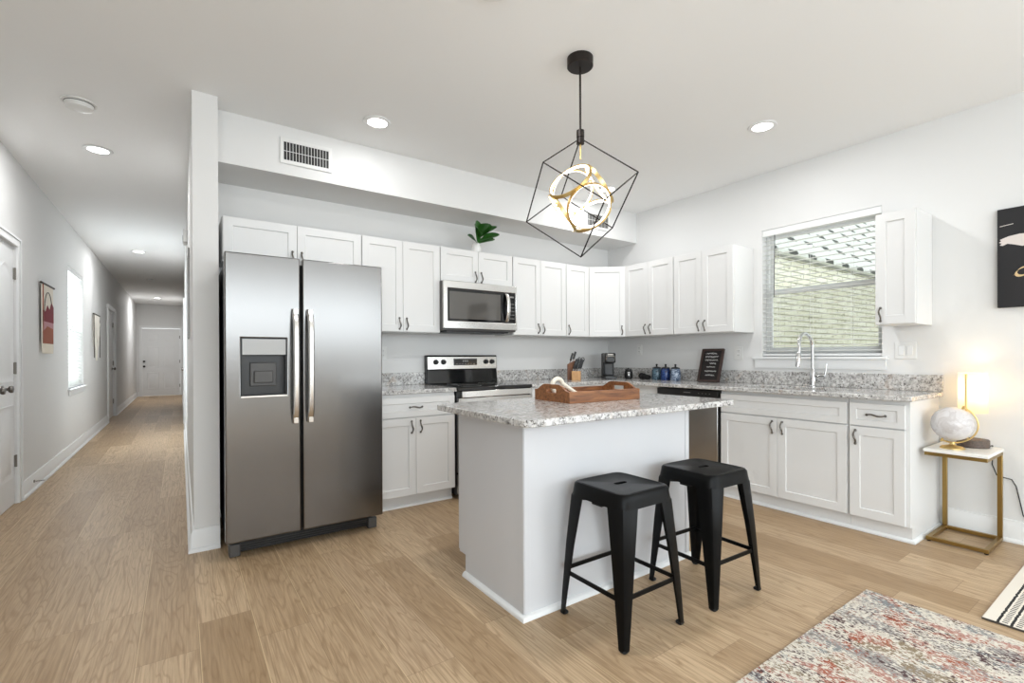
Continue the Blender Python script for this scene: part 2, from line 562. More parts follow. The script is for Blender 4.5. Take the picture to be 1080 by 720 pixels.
# baseboards: board, cap and shoe moulding in one profile
def profile_board(bm, axis, s, a0, a1, w, sign):
    """profile across: offset from wall (sign) and height"""
    pr = [(0, 0), (.030, 0), (.030, .012), (.022, .022), (.015, .024), (.015, .112), (.009, .122), (.009, .136), (0, .138)]
    f = (lambda o, z, a: (w + sign * o, a, z)) if axis == 'y' else (lambda o, z, a: (a, w + sign * o, z))
    loft(bm, [[f(o, z, a) for o, z in pr] for a in (a0, a1)])
def sweep(bm, path, prof, side):
    """profile (offset, z) swept along a 2-D path with mitred corners; side +1 = offset to the left"""
    P = [Vector(p) for p in path]
    rings = []
    for i, p in enumerate(P):
        ns = []
        if i > 0: d = (P[i] - P[i - 1]).normalized(); ns.append(Vector((-d.y, d.x)) * side)
        if i < len(P) - 1: d = (P[i + 1] - P[i]).normalized(); ns.append(Vector((-d.y, d.x)) * side)
        if len(ns) == 2:
            b = (ns[0] + ns[1]); n = b / (1 + ns[0].dot(ns[1]))
        else:
            n = ns[0]
        rings.append([(p.x + n.x * o, p.y + n.y * o, z) for o, z in prof])
    loft(bm, rings)
BASEP = [(0, 0), (.030, 0), (.030, .012), (.022, .022), (.015, .024), (.015, .112), (.009, .122), (.009, .136), (0, .138)]
bm = BM()
for a0, a1 in ((YR, 4.43), (5.515, 11.21), (12.49, YF)):
    profile_board(bm, 'y', 0, a0, a1, XL, 1)
struct('baseboard_left', bm, TRIM)
bm = BM(); profile_board(bm, 'y', 0, YR, .985, XR, -1); struct('baseboard_right', bm, TRIM)
bm = BM(); profile_board(bm, 'x', 0, XL + .03, -1.025, YF, -1); struct('baseboard_far', bm, TRIM)
bm = BM()
sweep(bm, [(HX1, HY), (HX0, HY), (HX0, 9.23)], BASEP, 1); profile_board(bm, 'y', 0, 10.23, YF - .03, HX0, -1)
struct('baseboard_hall', bm, TRIM)

# casings round the doors
def casing_x(name, wx, sign, y0, y1, ztop, w=.07, d=.018):
    bm = BM()
    X = sorted((wx, wx + sign * d))
    us = [y0 - w, y0, y1, y1 + w]; vs = [0, ztop, ztop + w]
    grid(bm, us, vs, lambda i, j: j == 1 or i != 1, X[0], X[1], 'x')
    X2 = sorted((wx + sign * d, wx + sign * (d + .008)))
    grid(bm, [y0 - w, y0 - w + .02, y1 + w - .02, y1 + w], [0, ztop + w - .02, ztop + w], lambda i, j: j == 1 or i != 1, X2[0], X2[1], 'x')
    return struct(name, bm, TRIM, bev=.003)
casing_x('trim_1', XL, 1, 4.50, 5.445, 2.07)
casing_x('trim_2', XL, 1, 11.28, 12.42, 2.07)
casing_x('trim_3', HX0, -1, 9.30, 10.16, 2.05)
bm = BM(); grid(bm, [-1.025, -.955, -.015, .055], [0, 2.06, 2.13], lambda i, j: j == 1 or i != 1, YF - .018, YF, 'y'); struct('trim_4', bm, TRIM, bev=.003)

def outline_rect(x0, x1, z0, z1):
    return [(x0, z0), (x1, z0), (x1, z1), (x0, z1)]
def outline_arch(x0, x1, z0, z1, rise):
    p = [(x0, z0), (x1, z0)]
    for k in range(13):
        t = k / 12
        p.append((x1 + (x0 - x1) * t, z1 - rise + rise * math.sin(PI * t)))
    return p
def panel_leaf(name, w, h, panels, loc, rotz, thick=.035):
    """door leaf in its own frame: x along the width, front face at y=0 facing -y"""
    bm = BM(); box(bm, 0, w, 0, thick, .006, h)
    for pl in panels:
        n = len(pl)
        cx = sum(p[0] for p in pl) / n; cz = sum(p[1] for p in pl) / n
        def shr(d):
            ax_, bx_ = min(p[0] for p in pl), max(p[0] for p in pl)
            az_, bz_ = min(p[1] for p in pl), max(p[1] for p in pl)
            mx_, mz_ = (ax_ + bx_) / 2, (az_ + bz_) / 2
            fx_, fz_ = 1 - 2 * d / (bx_ - ax_), 1 - 2 * d / (bz_ - az_)
            return [(mx_ + (a - mx_) * fx_, mz_ + (b - mz_) * fz_) for a, b in pl]
        rings = [[(a, y, b) for a, b in shr(d)] for d, y in ((0, .001), (.004, -.006), (.020, -.002), (.026, .0008), (.040, .0008), (.055, -.004))]
        loft(bm, rings, False, True)
    o = struct(name, bm, TRIM)
    o.location = loc; o.rotation_euler.z = rotz
    return o
def knob(parent, x, z, sign=1, mat=PEWTER):
    bm = BM()
    prof = [(.001, 0), (.030, .0), (.030, .006), (.012, .010), (.010, .030), (.024, .038), (.028, .050), (.024, .060), (.001, .066)]
    loft(bm, [[(x + r * math.cos(2 * PI * k / 20), -y, z + r * math.sin(2 * PI * k / 20)) for k in range(20)] for r, y in prof])
    return obj('knob', bm, mat, parent)
def hinges(parent, x, zs):
    for z in zs:
        bm = BM(); box(bm, x - .014, x + .014, -.008, .01, z - .045, z + .045)
        tube(bm, [(x, -.010, z - .048), (x, -.010, z + .048)], .006, 8)
        obj('hinge', bm, NICKEL, parent)

# closet doors at the photo's left edge (face +x): local x runs along +y (rotz = 90 deg turns -y to +x)
d = panel_leaf('door_1', .468, 2.06, [outline_arch(.07, .41, .98, 1.91, .085), outline_rect(.07, .41, .22, .80)], (XL - .012, 4.972, 0), R(90))
knob(d, .155, .935); hinges(d, .468, (.345, 1.09, 1.85))
d = panel_leaf('door_2', .468, 2.06, [outline_arch(.06, .40, .98, 1.91, .085), outline_rect(.06, .40, .22, .80)], (XL - .012, 4.502, 0), R(90))
knob(d, .42, .935)
d = panel_leaf('door_3', 1.13, 2.06, [outline_arch(.16, .97, .98, 1.91, .12), outline_rect(.16, .97, .22, .80)], (XL - .03, 11.285, 0), R(90))
knob(d, .98, .95); hinges(d, 1.128, (.30, 1.06, 1.82))
six = []
for (a, b) in ((.12, .42), (.515, .815)):
    six += [outline_rect(a, b, .20, .72), outline_rect(a, b, .86, 1.50), outline_rect(a, b, 1.62, 1.90)]
d = panel_leaf('door_4', .935, 2.05, six, (-.9525, YF + .01, 0), 0)
knob(d, .045, .90, mat=BRONZE); knob(d, .045, 1.05, mat=BRONZE); hinges(d, .932, (.3, 1.05, 1.8))
d = panel_leaf('door_5', .855, 2.04, [outline_rect(.14, .715, .98, 1.90), outline_rect(.14, .715, .22, .80)], (HX0 + .012, 10.158, 0), R(-90))
knob(d, .79, .98, mat=NICKEL)

# ------------------------------------------------------------------ windows
def window(name, xw, y0, y1, z0, z1, sgn, midz):
    """vinyl double-hung unit in the wall's depth; sgn +1 = outside is +x"""
    root = bpy.data.objects.new(name, None); COL.objects.link(root); root['kind'] = 'structure'
    X = lambda d: xw + sgn * d
    def slab(nm, us, vs, sol, d0, d1, m):
        bm = BM(); a, b = sorted((X(d0), X(d1))); grid(bm, us, vs, sol, a, b, 'x'); return obj(nm, bm, m, root, .002)
    ring = lambda i, j: not (i == 1 and j == 1)
    slab('window_frame', [y0, y0 + .022, y1 - .022, y1], [z0, z0 + .035, z1 - .035, z1], ring, .075, .135, TRIM)
    a, b = y0 + .022, y1 - .022
    slab('upper_sash', [a, a + .026, b - .026, b], [midz - .005, midz + .03, z1 - .07, z1 - .035], ring, .108, .130, TRIM)
    slab('lower_sash', [a, a + .026, b - .026, b], [z0 + .035, z0 + .08, midz - .02, midz + .025], ring, .080, .104, TRIM)
    slab('pane', [a + .022, b - .022], [midz + .025, z1 - .065], lambda i, j: True, .117, .120, mat_g)
    slab('pane', [a + .022, b - .022], [z0 + .075, midz - .015], lambda i, j: True, .090, .093, mat_g)
    slab('insect_screen', [a, b], [z0 + .036, midz - .006], lambda i, j: True, .1325, .1335, mat_s)
    return root
mat_g = mat_pane(); mat_s = mat_screen()
window('window_1', XR, WY0, WY1, WZ0, WZ1, 1, 1.725)
window('window_2', XL, 7.62, 8.66, .80, 2.27, -1, 1.53)
# stool and apron of the kitchen window, sill of the hall window
bm = BM(); box(bm, XR - .035, XR + .075, 1.29, 2.29, WZ0 - .022, WZ0); struct('trim_5', bm, TRIM, bev=.004)
bm = BM()
loft(bm, [[(XR - o, y, z) for o, z in ((0, WZ0 - .10), (.012, WZ0 - .10), (.018, WZ0 - .085), (.018, WZ0 - .045), (.024, WZ0 - .024), (0, WZ0 - .024))] for y in (1.305, 2.275)])
struct('trim_6', bm, TRIM)
bm = BM(); box(bm, XL - .075, XL + .03, 7.56, 8.72, .775, .80); box(bm, XL, XL + .014, 7.60, 8.68, .72, .775); struct('trim_7', bm, TRIM, bev=.004)

def blind(label, xw, sgn, y0, y1, z0, z1, tilt, pitch=.0425, dep=.05):
    """horizontal slat blind hung inside the recess"""
    root = thing('window_blind', label, 'window blind', (xw, (y0 + y1) / 2, z0))
    hw = (y1 - y0) / 2 - .0015
    h = z1 - z0
    def B(nm, d0, d1, a, b, za, zb, m, bev=0):
        s = sorted((sgn * d0, sgn * d1)); return bx(nm, (s[0], s[1], a, b, za, zb), m, root, bev)
    B('headrail', .006, .060, -hw, hw, h - .055, h - .0008, TRIM, .002)
    bm = BM()
    z = .05
    ct, st = math.cos(tilt), math.sin(tilt)
    while z < h - .07:
        cx = sgn * .035
        pr = []
        for k in range(5):
            t = (k / 4 - .5) * dep
            bow = .003 * (1 - (2 * t / dep) ** 2)
            pr.append((t, bow))
        pts = [(a, b + .0013) for a, b in pr] + [(a, b - .0013) for a, b in reversed(pr)]
        loft(bm, [[(cx + (a * ct - b * st) * sgn, y, z + a * st + b * ct) for a, b in pts] for y in (-hw, hw)])
        z += pitch
    obj('slats', bm, SLAT, root)
    B('bottom_rail', .012, .058, -hw, hw, .004, .024, TRIM, .003)
    for yy in (-hw * .55, hw * .72, 0.05):
        bm = BM()
        for dx in (.011, .059):
            tube(bm, [(sgn * dx, yy, .02), (sgn * dx, yy, h - .05)], .0011, 6)
        obj('ladder_cord', bm, TRIM, root)
    return root
b1 = blind('white slatted blind inside the kitchen window recess above the sink', XR, 1, WY0, WY1, WZ0, WZ1, R(4))
bm = BM(); tube(bm, [(-.004, .33, 1.06), (-.006, .335, .52)], .0035, 8); obj('tilt_wand', bm, DGREY, b1)
blind('narrow bright white blind in the hallway window', XL, -1, 7.62, 8.66, .80, 2.27, R(38))

# ------------------------------------------------------------------ neighbour seen through the window
root = thing('neighbour_house', 'white painted brick house with pale shingled roof outside kitchen window', 'house', (9.5, 3.6, -.6))
bm = BM(); box(bm, -4.3, 9, 0, .2, 0, 3.30); obj('brick_wall', bm, mat_brick(), root)
bm = BM(); loft(bm, [[(x, y, z) for y, z in ((-.13, 3.28), (.02, 3.26), (3.0, 7.3), (3.0, 7.42), (-.13, 3.33))] for x in (-4.5, 9.2)]); obj('roof', bm, mat_shingle(), root)
bm = BM(); box(bm, -4.45, 9.1, -.06, -.02, 3.25, 3.29); obj('eave_board', bm, plain('eave_grey', srgb('#8b8d86'), .8), root)
bm = BM(); box(bm, 4.6, 30, -8, 20, -.66, -.6); o = struct('ground', bm, plain('pale_concrete', srgb('#c9c6bd'), .9, grain=.2))

# ------------------------------------------------------------------ cabinets
def door_mesh(bm, x0, x1, z0, z1, yb, t=.019, st=.057, rec=.008, ch=.003):
    """shaker door, back at y=yb, front at yb-t"""
    yf = yb - t
    def rc(d, y): return [(x0 + d, y, z0 + d), (x1 - d, y, z0 + d), (x1 - d, y, z1 - d), (x0 + d, y, z1 - d)]
    loft(bm, [rc(0, yb), rc(0, yf + .0015), rc(.0015, yf), rc(st, yf), rc(st + ch, yf + rec)])

def pull(parent, x, z, yf, vertical=True, L=.088):
    """arched cabinet pull with rounded feet"""
    bm = BM()
    pts, rs = [], []
    for k in range(13):
        t = k / 12
        s = (t - .5) * L
        out = .004 + .022 * math.sin(PI * t) ** .8
        wob = .005 * math.sin(2 * PI * t)
        pts.append((x + wob, yf - out, z + s) if vertical else (x + s, yf - out, z + wob))
        rs.append(.0038 + .0022 * math.sin(PI * t))
    tube(bm, pts, rs, 8)
    for s in (-.5, .5):
        c = (x, yf - .004, z + s * L) if vertical else (x + s * L, yf - .004, z)
        ball(bm, c, .0085, 10)
    return obj('handle', bm, PEWTER, parent)

def add_door(root, x0, x1, z0, z1, yb, hx=None, hz=None, st=.057):
    bm = BM(); door_mesh(bm, x0, x1, z0, z1, yb, st=st)
    d = obj('door', bm, CAB, root)
    if hx is not None:
        pull(d, hx, hz, yb - .019)
    return d

def wall_cabinet(label, loc, rotz, w, h, doors, dep=.305, group=None):
    """local frame: x along the width, back at y=0, front faces -y, bottom at z=0"""
    root = thing('wall_cabinet', label, 'cabinet', loc, rotz, group)
    bx('cabinet_body', (0, w, -dep, -.002, 0, h), CAB, root, .002)
    n = len(doors)
    for i, hs in enumerate(doors):
        a = .004 + i * w / n if i == 0 else i * w / n + .0015
        b = (i + 1) * w / n - (.004 if i == n - 1 else .0015)
        hx = (b - .03) if hs == 'r' else (a + .03)
        add_door(root, a, b, .004, h - .004, -dep - .001, hx, .07 if h > .5 else .062)
    return root
UB, UT = 1.3739, 2.1318
UH = UT - UB
YBk = YB - .002
wall_cabinet('short white two-door cabinet above the steel refrigerator', (.2332, YBk, 1.828), 0, .938, UT - 1.828, 'rl')
wall_cabinet('tall white two-door wall cabinet between refrigerator and microwave', (1.1735, YBk, UB), 0, .679, UH, 'rl')
wall_cabinet('short white two-door cabinet directly above the microwave', (1.8545, YBk, 1.828), 0, .766, UT - 1.828, 'rl')
wall_cabinet('white two-door wall cabinet just right of the microwave', (2.6225, YBk, UB), 0, .678, UH, 'rl')
wall_cabinet('narrow single-door white wall cabinet left of the corner cabinet', (3.3015, YBk, UB), 0, .327, UH, 'l')
RXW = XR - .002
wall_cabinet('white two-door wall cabinet right of corner cabinet, farther from window', (RXW, 3.520, UB), R(-90), .617, UH, 'rl', .313)
wall_cabinet('white two-door wall cabinet nearest the left side of kitchen window', (RXW, 2.902, UB), R(-90), .612, UH, 'rl', .313)
wall_cabinet('narrow single-door white wall cabinet right of kitchen window', (RXW, 1.268, UB), R(-90), .225, UH, 'l', .313)
# diagonal corner unit
root = thing('corner_cabinet', 'white wall cabinet with diagonal door in the room corner', 'cabinet', (RXW, YBk, UB))
p0, p1 = Vector((3.630 - RXW, 3.778 - YBk)), Vector((3.942 - RXW, 3.521 - YBk))
bm = BM(); prism(bm, [(p0.x, 0), (p0.x, p0.y), (p1.x, p1.y), (0, p1.y), (0, 0)], 0, UH); obj('cabinet_body', bm, CAB, root, .002)
dv = p1 - p0
hold = bpy.data.objects.new('door', None)
bm = BM(); door_mesh(bm, .012, dv.length - .012, .004, UH - .004, -.001)
d = obj('door', bm, CAB, root, loc=(p0.x, p0.y, 0), rotz=math.atan2(dv.y, dv.x))
bpy.data.objects.remove(hold)
pull(d, dv.length - .045, .07, -.020)

def base_cabinet(label, loc, rotz, w, spec, dep=.585, h=.882, kick=.05, name='base_cabinet', hollow=False):
    """spec: list of (x0,x1,kind,handle) with kind door/drawer/false"""
    root = thing(name, label, 'cabinet', loc, rotz)
    bm = BM()
    if hollow:   # open-topped carcass that leaves room for the sink bowl
        us = [0, .016, w - .016, w]; vs = [-dep, -dep + .017, -.012, 0]
        grid(bm, us, vs, lambda i, j: not (i == 1 and j == 1), .099, h, 'z')
        box(bm, 0, w, -dep + kick, 0, 0, .099)
    else:
        prism(bm, [(0, 0), (-dep + kick, 0), (-dep + kick, .098), (-dep, .098), (-dep, h), (0, h)], 0, w, 'x')
    obj('cabinet_body', bm, CAB, root, .0015)
    for (a, b, kind, hs) in spec:
        if kind == 'door':
            add_door(root, a, b, .104, .698, -dep - .001, (b - .035) if hs == 'r' else (a + .035), .628)
        else:
            bm = BM(); door_mesh(bm, a, b, .706, .855, -dep - .001, st=.038 if w < .4 else .045)
            d = obj('drawer' if kind == 'drawer' else 'false_front', bm, CAB, root)
            if kind == 'drawer':
                pull(d, (a + b) / 2, .78, -dep - .02, False, .10)
    return root
BY = YBk
base_cabinet('white base cabinet with wide drawer between refrigerator and range', (1.152, BY, 0), 0, .686,
             [(.006, .680, 'drawer', 'c'), (.006, .3415, 'door', 'r'), (.3445, .680, 'door', 'l')], dep=.602)
base_cabinet('white base cabinet right of range behind the island', (2.612, BY, 0), 0, .60,
             [(.006, .594, 'drawer', 'c'), (.006, .2985, 'door', 'r'), (.3015, .594, 'door', 'l')], dep=.602)
root = thing('corner_base_cabinet', 'white blind corner base cabinet behind the island left of dishwasher', 'cabinet', (RXW, BY, 0))
bm = BM(); prism(bm, [(3.213 - RXW, 0), (3.213 - RXW, 3.481 - BY), (3.69 - RXW, 3.481 - BY), (3.69 - RXW, 2.895 - BY), (0, 2.895 - BY), (0, 0)], .098, .882); obj('cabinet_body', bm, CAB, root, .0015)
bm = BM(); prism(bm, [(3.213 - RXW, 0), (3.213 - RXW, 3.531 - BY), (3.74 - RXW, 3.531 - BY), (3.74 - RXW, 2.895 - BY), (0, 2.895 - BY), (0, 0)], 0, .098); obj('toe_kick', bm, CAB, root)
add_door(root, 3.22 - RXW, 3.60 - RXW, .104, .698, 3.480 - BY, 3.25 - RXW, .628)
RD = RXW - 3.690
base_cabinet('white sink base cabinet with two doors under the window', (RXW, 2.262, 0), R(-90), .922,
             [(.006, .916, 'false', ''), (.006, .4595, 'door', 'r'), (.4625, .916, 'door', 'l')], dep=RD, kick=.03, hollow=True)
root = base_cabinet('narrow white base cabinet with drawer at the right end of the run', (RXW, 1.338, 0), R(-90), .328,
             [(.008, .306, 'drawer', 'c'), (.008, .306, 'door', 'l')], dep=RD, kick=.03)
# shoe moulding along the toe kicks
bm = BM()
pr = [(0, 0), (.018, 0), (.018, .010), (.008, .020), (0, .022)]
sweep(bm, [(3.718, 2.25), (3.718, 1.009), (XR - .002, 1.009)], pr, -1)
struct('trim_8', bm, TRIM)
bm = BM(); loft(bm, [[(x, 3.533 - o, z) for o, z in pr] for x in (1.16, 1.835)]); struct('trim_9', bm, TRIM)

# ------------------------------------------------------------------ worktops
CK, CT = .8845, .9155
root = thing('countertop', 'short speckled granite countertop between refrigerator and range', 'countertop', (1.14, BY, CK))
bx('worktop', (0, .702, -.640, 0, 0, CT - CK), GRAN, root, .004)
bx('backsplash', (0, .702, -.021, -.0005, CT - CK, CT - CK + .11), GRAN, root, .003)
# L-shaped worktop with the sink cut-out
SX0, SX1, SY0, SY1 = 3.735, 4.10, 1.47, 2.15
root = thing('countertop', 'long L-shaped granite countertop along corner, dishwasher and sink', 'countertop', (XR - .002, BY, CK))
ox, oy = XR - .002, BY
us = [2.608 - ox, 3.6188 - ox, SX0 - ox, SX1 - ox, 0]; vs = [.985 - oy, SY0 - oy, SY1 - oy, 3.445 - oy, 0]
bm = BM(); grid(bm, us, vs, lambda i, j: (j == 3 or i > 0) and not (i == 2 and j == 1), 0, CT - CK, 'z'); obj('worktop', bm, GRAN, root, .004)
bx('backsplash', (2.608 - ox, -.022, -.021, -.0005, CT - CK, CT - CK + .11), GRAN, root, .003)
bx('backsplash', (-.021, -.0005, .985 - oy, 0, CT - CK, CT - CK + .115), GRAN, root, .003)
# sink bowl
root = thing('sink', 'stainless undermount sink in the granite counter below the window', 'sink', ((SX0 + SX1) / 2, (SY0 + SY1) / 2, CK - .20))
hx, hy = (SX1 - SX0) / 2 + .006, (SY1 - SY0) / 2 + .006
def rr(a, b, z, r=.06, n=6):
    out = []
    for cx, cy, t0 in ((a - r, b - r, 0), (-a + r, b - r, 90), (-a + r, -b + r, 180), (a - r, -b + r, 270)):
        for k in range(n + 1):
            t = R(t0 + 90 * k / n); out.append((cx + r * math.cos(t), cy + r * math.sin(t), z))
    return out
bm = BM(); loft(bm, [rr(hx + .02, hy + .02, .199), rr(hx, hy, .199), rr(hx - .01, hy - .01, .02), rr(hx - .04, hy - .04, .006), rr(hx - .035, hy - .035, 0), rr(hx - .004, hy - .004, .015), rr(hx + .005, hy + .005, .19), rr(hx + .02, hy + .02, .192)], False, False)
vsr = [v for v in bm.verts]
bm.faces.new([v for v in vsr[3 * 28:4 * 28]]); bm.faces.new([v for v in reversed(vsr[4 * 28:5 * 28])])
obj('bowl', bm, STEELV, root)
bm = BM(); lathe(bm, [(.001, .0075), (.04, .0075), (.045, .0095), (.05, .0085), (.05, .0065)], n=24); obj('drain', bm, CHROME, root)
# faucet
FX, FY = 4.165, 1.765
root = thing('faucet', 'tall chrome gooseneck faucet with side lever behind the sink', 'faucet', (FX, FY, CT))
bm = BM(); lathe(bm, [(.027, 0), (.027, .006), (.021, .014), (.020, .13), (.014, .14), (.0125, .15)], n=24); obj('base', bm, CHROME, root)
bm = BM()
pts = [(0, 0, .14), (0, 0, .24), (0, 0, .325)] + [(-.112 + .112 * math.cos(t), .01 * math.sin(t), .325 + .100 * math.sin(t)) for t in [PI * k / 12 for k in range(1, 12)]] + [(-.226, 0, .31), (-.233, 0, .27)]
tube(bm, pts, .0125, 14); obj('spout', bm, CHROME, root)
bm = BM(); tube(bm, [(-.233, 0, .272), (-.235, 0, .262), (-.250, 0, .19), (-.254, 0, .165)], [.014, .0175, .0175, .015], 16); obj('spray_head', bm, CHROME, root)
bm = BM(); tube(bm, [(0, -.015, .085), (0, -.085, .088)], .013, 14); tube(bm, [(0, -.085, .088), (.005, -.092, .12), (.010, -.098, .185)], [.008, .007, .006], 10); obj('lever', bm, CHROME, root)

# ------------------------------------------------------------------ refrigerator
FX0, FX1, FY0 = .203, 1.111, 3.129
root = thing('refrigerator', 'stainless steel side-by-side refrigerator with ice dispenser in left door', 'refrigerator', (FX0, FY0, 0))
ox, oy = FX0, FY0
bx('cabinet_body', (.018, .900, .078, .86, .105, 1.745), DGREY, root, .004)
bx('base_pan', (.03, .888, .14, .84, .02, .1045), BLACK, root)
def fdoor(a, b, hole=None):
    bm = BM()
    if hole:
        us = [a, hole[0], hole[1], b]; vs = [.111, hole[2], hole[3], 1.771]
        grid(bm, us, vs, lambda i, j: not (i == 1 and j == 1), 0, .070, 'y')
    else:
        box(bm, a, b, 0, .070, .111, 1.771)
    return obj('door', bm, FRIDGE, root, .007, 3)
DX = (.283 - ox, .523 - ox, .942, 1.283)
ld = fdoor(0, .396, DX); rd = fdoor(.410, .908)
a, b, c, e = DX
bm = BM()
grid(bm, [a + .001, a + .006, b - .006, b - .001], [c + .001, c + .006, e - .006, e - .001], lambda i, j: not (i == 1 and j == 1), -.004, .066, 'y')
box(bm, a + .004, b - .004, .060, .066, c + .004, e - .004)
obj('dispenser_cavity', bm, BLACK, ld)
bm = BM(); box(bm, a + .006, b - .006, -.003, .05, 1.185, e - .006); box(bm, (a + b) / 2 - .03, (a + b) / 2 + .03, -.0036, -.0028, 1.248, 1.254)
for k in range(5): box(bm, a + .085 + k * .016, a + .092 + k * .016, -.0036, -.0028, 1.220, 1.226)
obj('control_panel', bm, [MGREY], ld, .001)
bm = BM(); box(bm, a + .05, b - .05, .045, .058, 1.0, 1.14); box(bm, a + .07, b - .07, .030, .046, 1.02, 1.09); obj('dispenser_paddle', bm, DGREY, ld, .004)
bm = BM(); box(bm, a - .003, b + .003, -.008, .055, c - .006, c + .006); obj('drip_tray', bm, STEELV, ld, .002)
for dr, xc in ((ld, .567 - ox), (rd, .651 - ox)):
    bm = BM()
    rings = []
    for k in range(25):
        t = k / 24
        z = .772 + t * (1.462 - .772)
        out = -.012 - .046 * (1 - abs(2 * t - 1) ** 6) - .006 * math.sin(PI * t)
        w = .017
        dd = .009
        rings.append([(xc + sx * w, out + sy * dd, z) for sx, sy in ((-1, 1), (-1, -.2), (-.6, -1), (.6, -1), (1, -.2), (1, 1))])
    loft(bm, rings)
    for z in (.79, 1.443): box(bm, xc - .013, xc + .013, -.045, .001, z - .016, z + .016)
    obj('handle', bm, STEELV, dr, .002)
bm = BM(); box(bm, .03, .88, .115, .135, .018, .10)
for k in range(5): box(bm, .05, .86, .109, .116, .025 + k * .014, .031 + k * .014)
obj('kick_grille', bm, BLACK, root)
for xa in (.022, .838):
    bm = BM(); prism(bm, [(xa, .0), (xa + .06, .0), (xa + (.06 if xa > .5 else .06), .075), (xa, .075)], .09, .17, 'y')
    obj('foot_cover', bm, DGREY, root, .008)
for xa in (.002, .825):
    bx('hinge_cover', (xa, xa + .08, .03, .16, 1.747 if xa > .5 else 1.747, 1.768), DGREY, root, .005)

# ------------------------------------------------------------------ range
RX0, RX1 = 1.845, 2.606
root = thing('range', 'stainless electric range with black glass cooktop and rear controls', 'range', (RX0, 3.42, 0))
w = RX1 - RX0
bx('oven_body', (.004, w - .004, .045, .655, .03, .885), BLACK, root, .003)
bx('cooktop', (0, w, .012, .60, .885, .918), GLASSB, root, .008)
for cx, cy, r in ((.2, .17, .10), (.56, .17, .075), (.2, .43, .075), (.56, .43, .10)):
    for q in (r,):
        bm = BM()
        lathe(bm, [(q - .0012, .9182), (q + .0012, .9182), (q + .0012, .9186), (q - .0012, .9186), (q - .0012, .9182)], (cx, cy, 0), 40, False, False)
        obj('burner_ring', bm, MGREY, root)
bx('front_trim', (.036, w - .010, 0, .05, .832, .884), STEELV, root, .004)
od = bx('oven_door', (.006, w - .006, .004, .046, .215, .828), STEEL, root, .005)
bx('oven_window', (.10, w - .10, .001, .012, .36, .68), GLASSB, od, .003)
bm = BM(); tube(bm, [(.06, -.045, .765), (w - .06, -.045, .765)], .012, 14)
for xx in (.09, w - .09): tube(bm, [(xx, .006, .765), (xx, -.045, .765)], .009, 10)
obj('handle', bm, STEELV, od)
bx('storage_drawer', (.006, w - .006, .006, .046, .045, .208), STEEL, root, .005)
bm = BM(); loft(bm, [[(x, y, z) for y, z in ((.585, .918), (.600, 1.045), (.590, 1.050), (.597, 1.170), (.606, 1.182), (.655, 1.182), (.655, .918))] for x in (-.002, w - .004)]); bg = obj('backguard', bm, GLASSB, root, .004)
bm = BM(); loft(bm, [[(x, y, z) for y, z in ((.583, 1.050), (.589, 1.168), (.599, 1.168), (.599, 1.050))] for x in (.0, w - .012)]); obj('control_panel', bm, STEELV, root, .003)
def rknob(x, z=1.118):
    bm = BM(); prof = [(.001, .0), (.024, 0), (.024, .006), (.020, .010), (.017, .026), (.001, .027)]
    loft(bm, [[(x + r * math.cos(2 * PI * k / 20), .587 - y, z + r * math.sin(2 * PI * k / 20)) for k in range(20)] for r, y in prof])
    box(bm, x - .004, x + .004, .552, .575, z - .017, z + .017)
    obj('knob', bm, BLACK, root)
for x in (.082, .160, .622, .692): rknob(x)
dp = bx('display', (.268, .518, .579, .592, 1.086, 1.148), GLASSB, root, .002)
bm = BM()
for k in range(4): box(bm, .36 + k * .016, .370 + k * .016, .5784, .5792, 1.118, 1.134)
for k in range(7): box(bm, .29 + k * .031, .305 + k * .031, .5784, .5792, 1.097, 1.101)
obj('display_marks', bm, MGREY, dp)

# ------------------------------------------------------------------ microwave
root = thing('microwave', 'over-the-range microwave with steel frame and dark glass door', 'microwave', (1.846, 3.68, 1.398))
bx('oven_body', (.0, .766, .022, .40, 0, .426), DGREY, root, .003)
bm = BM(); grid(bm, [.0, .039, .755, .768], [.015, .080, .366, .428], lambda i, j: not (i == 1 and j == 1), 0, .024, 'y'); fr = obj('front_frame', bm, STEELV, root, .004)
dr = bx('door', (.040, .620, .003, .022, .081, .365), GLASSB, root, .001)
bx('door_window', (.056, .585, .0015, .01, .100, .338), MWGLASS, dr, .001)
bm = BM()
rings = []
for k in range(17):
    t = k / 16
    z = .092 + t * .26
    out = -.006 - .036 * math.sin(PI * t) ** .7
    rings.append([(.648 + sx * .018, out + sy * .007, z) for sx, sy in ((-1, 1), (-1, -.3), (-.5, -1), (.5, -1), (1, -.3), (1, 1))])
loft(bm, rings)
obj('handle', bm, STEELV, dr, .001)
cp = bx('control_panel', (.622, .754, .003, .022, .081, .365), GLASSB, root, .001)
bx('clock_display', (.690, .735, .0022, .0032, .318, .333), MGREY, cp)
for i in range(3):
    for j in range(5):
        bx('keypad_mark', (.690 + i * .018, .702 + i * .018, .0022, .0032, .12 + j * .034, .127 + j * .034), MGREY, cp)
bm = BM(); box(bm, .05, .70, .05, .36, -.012, .001)
for k in range(2): box(bm, .10 + k * .33, .36 + k * .33, .10, .30, -.016, -.010)
obj('underside_vent', bm, BLACK, root)

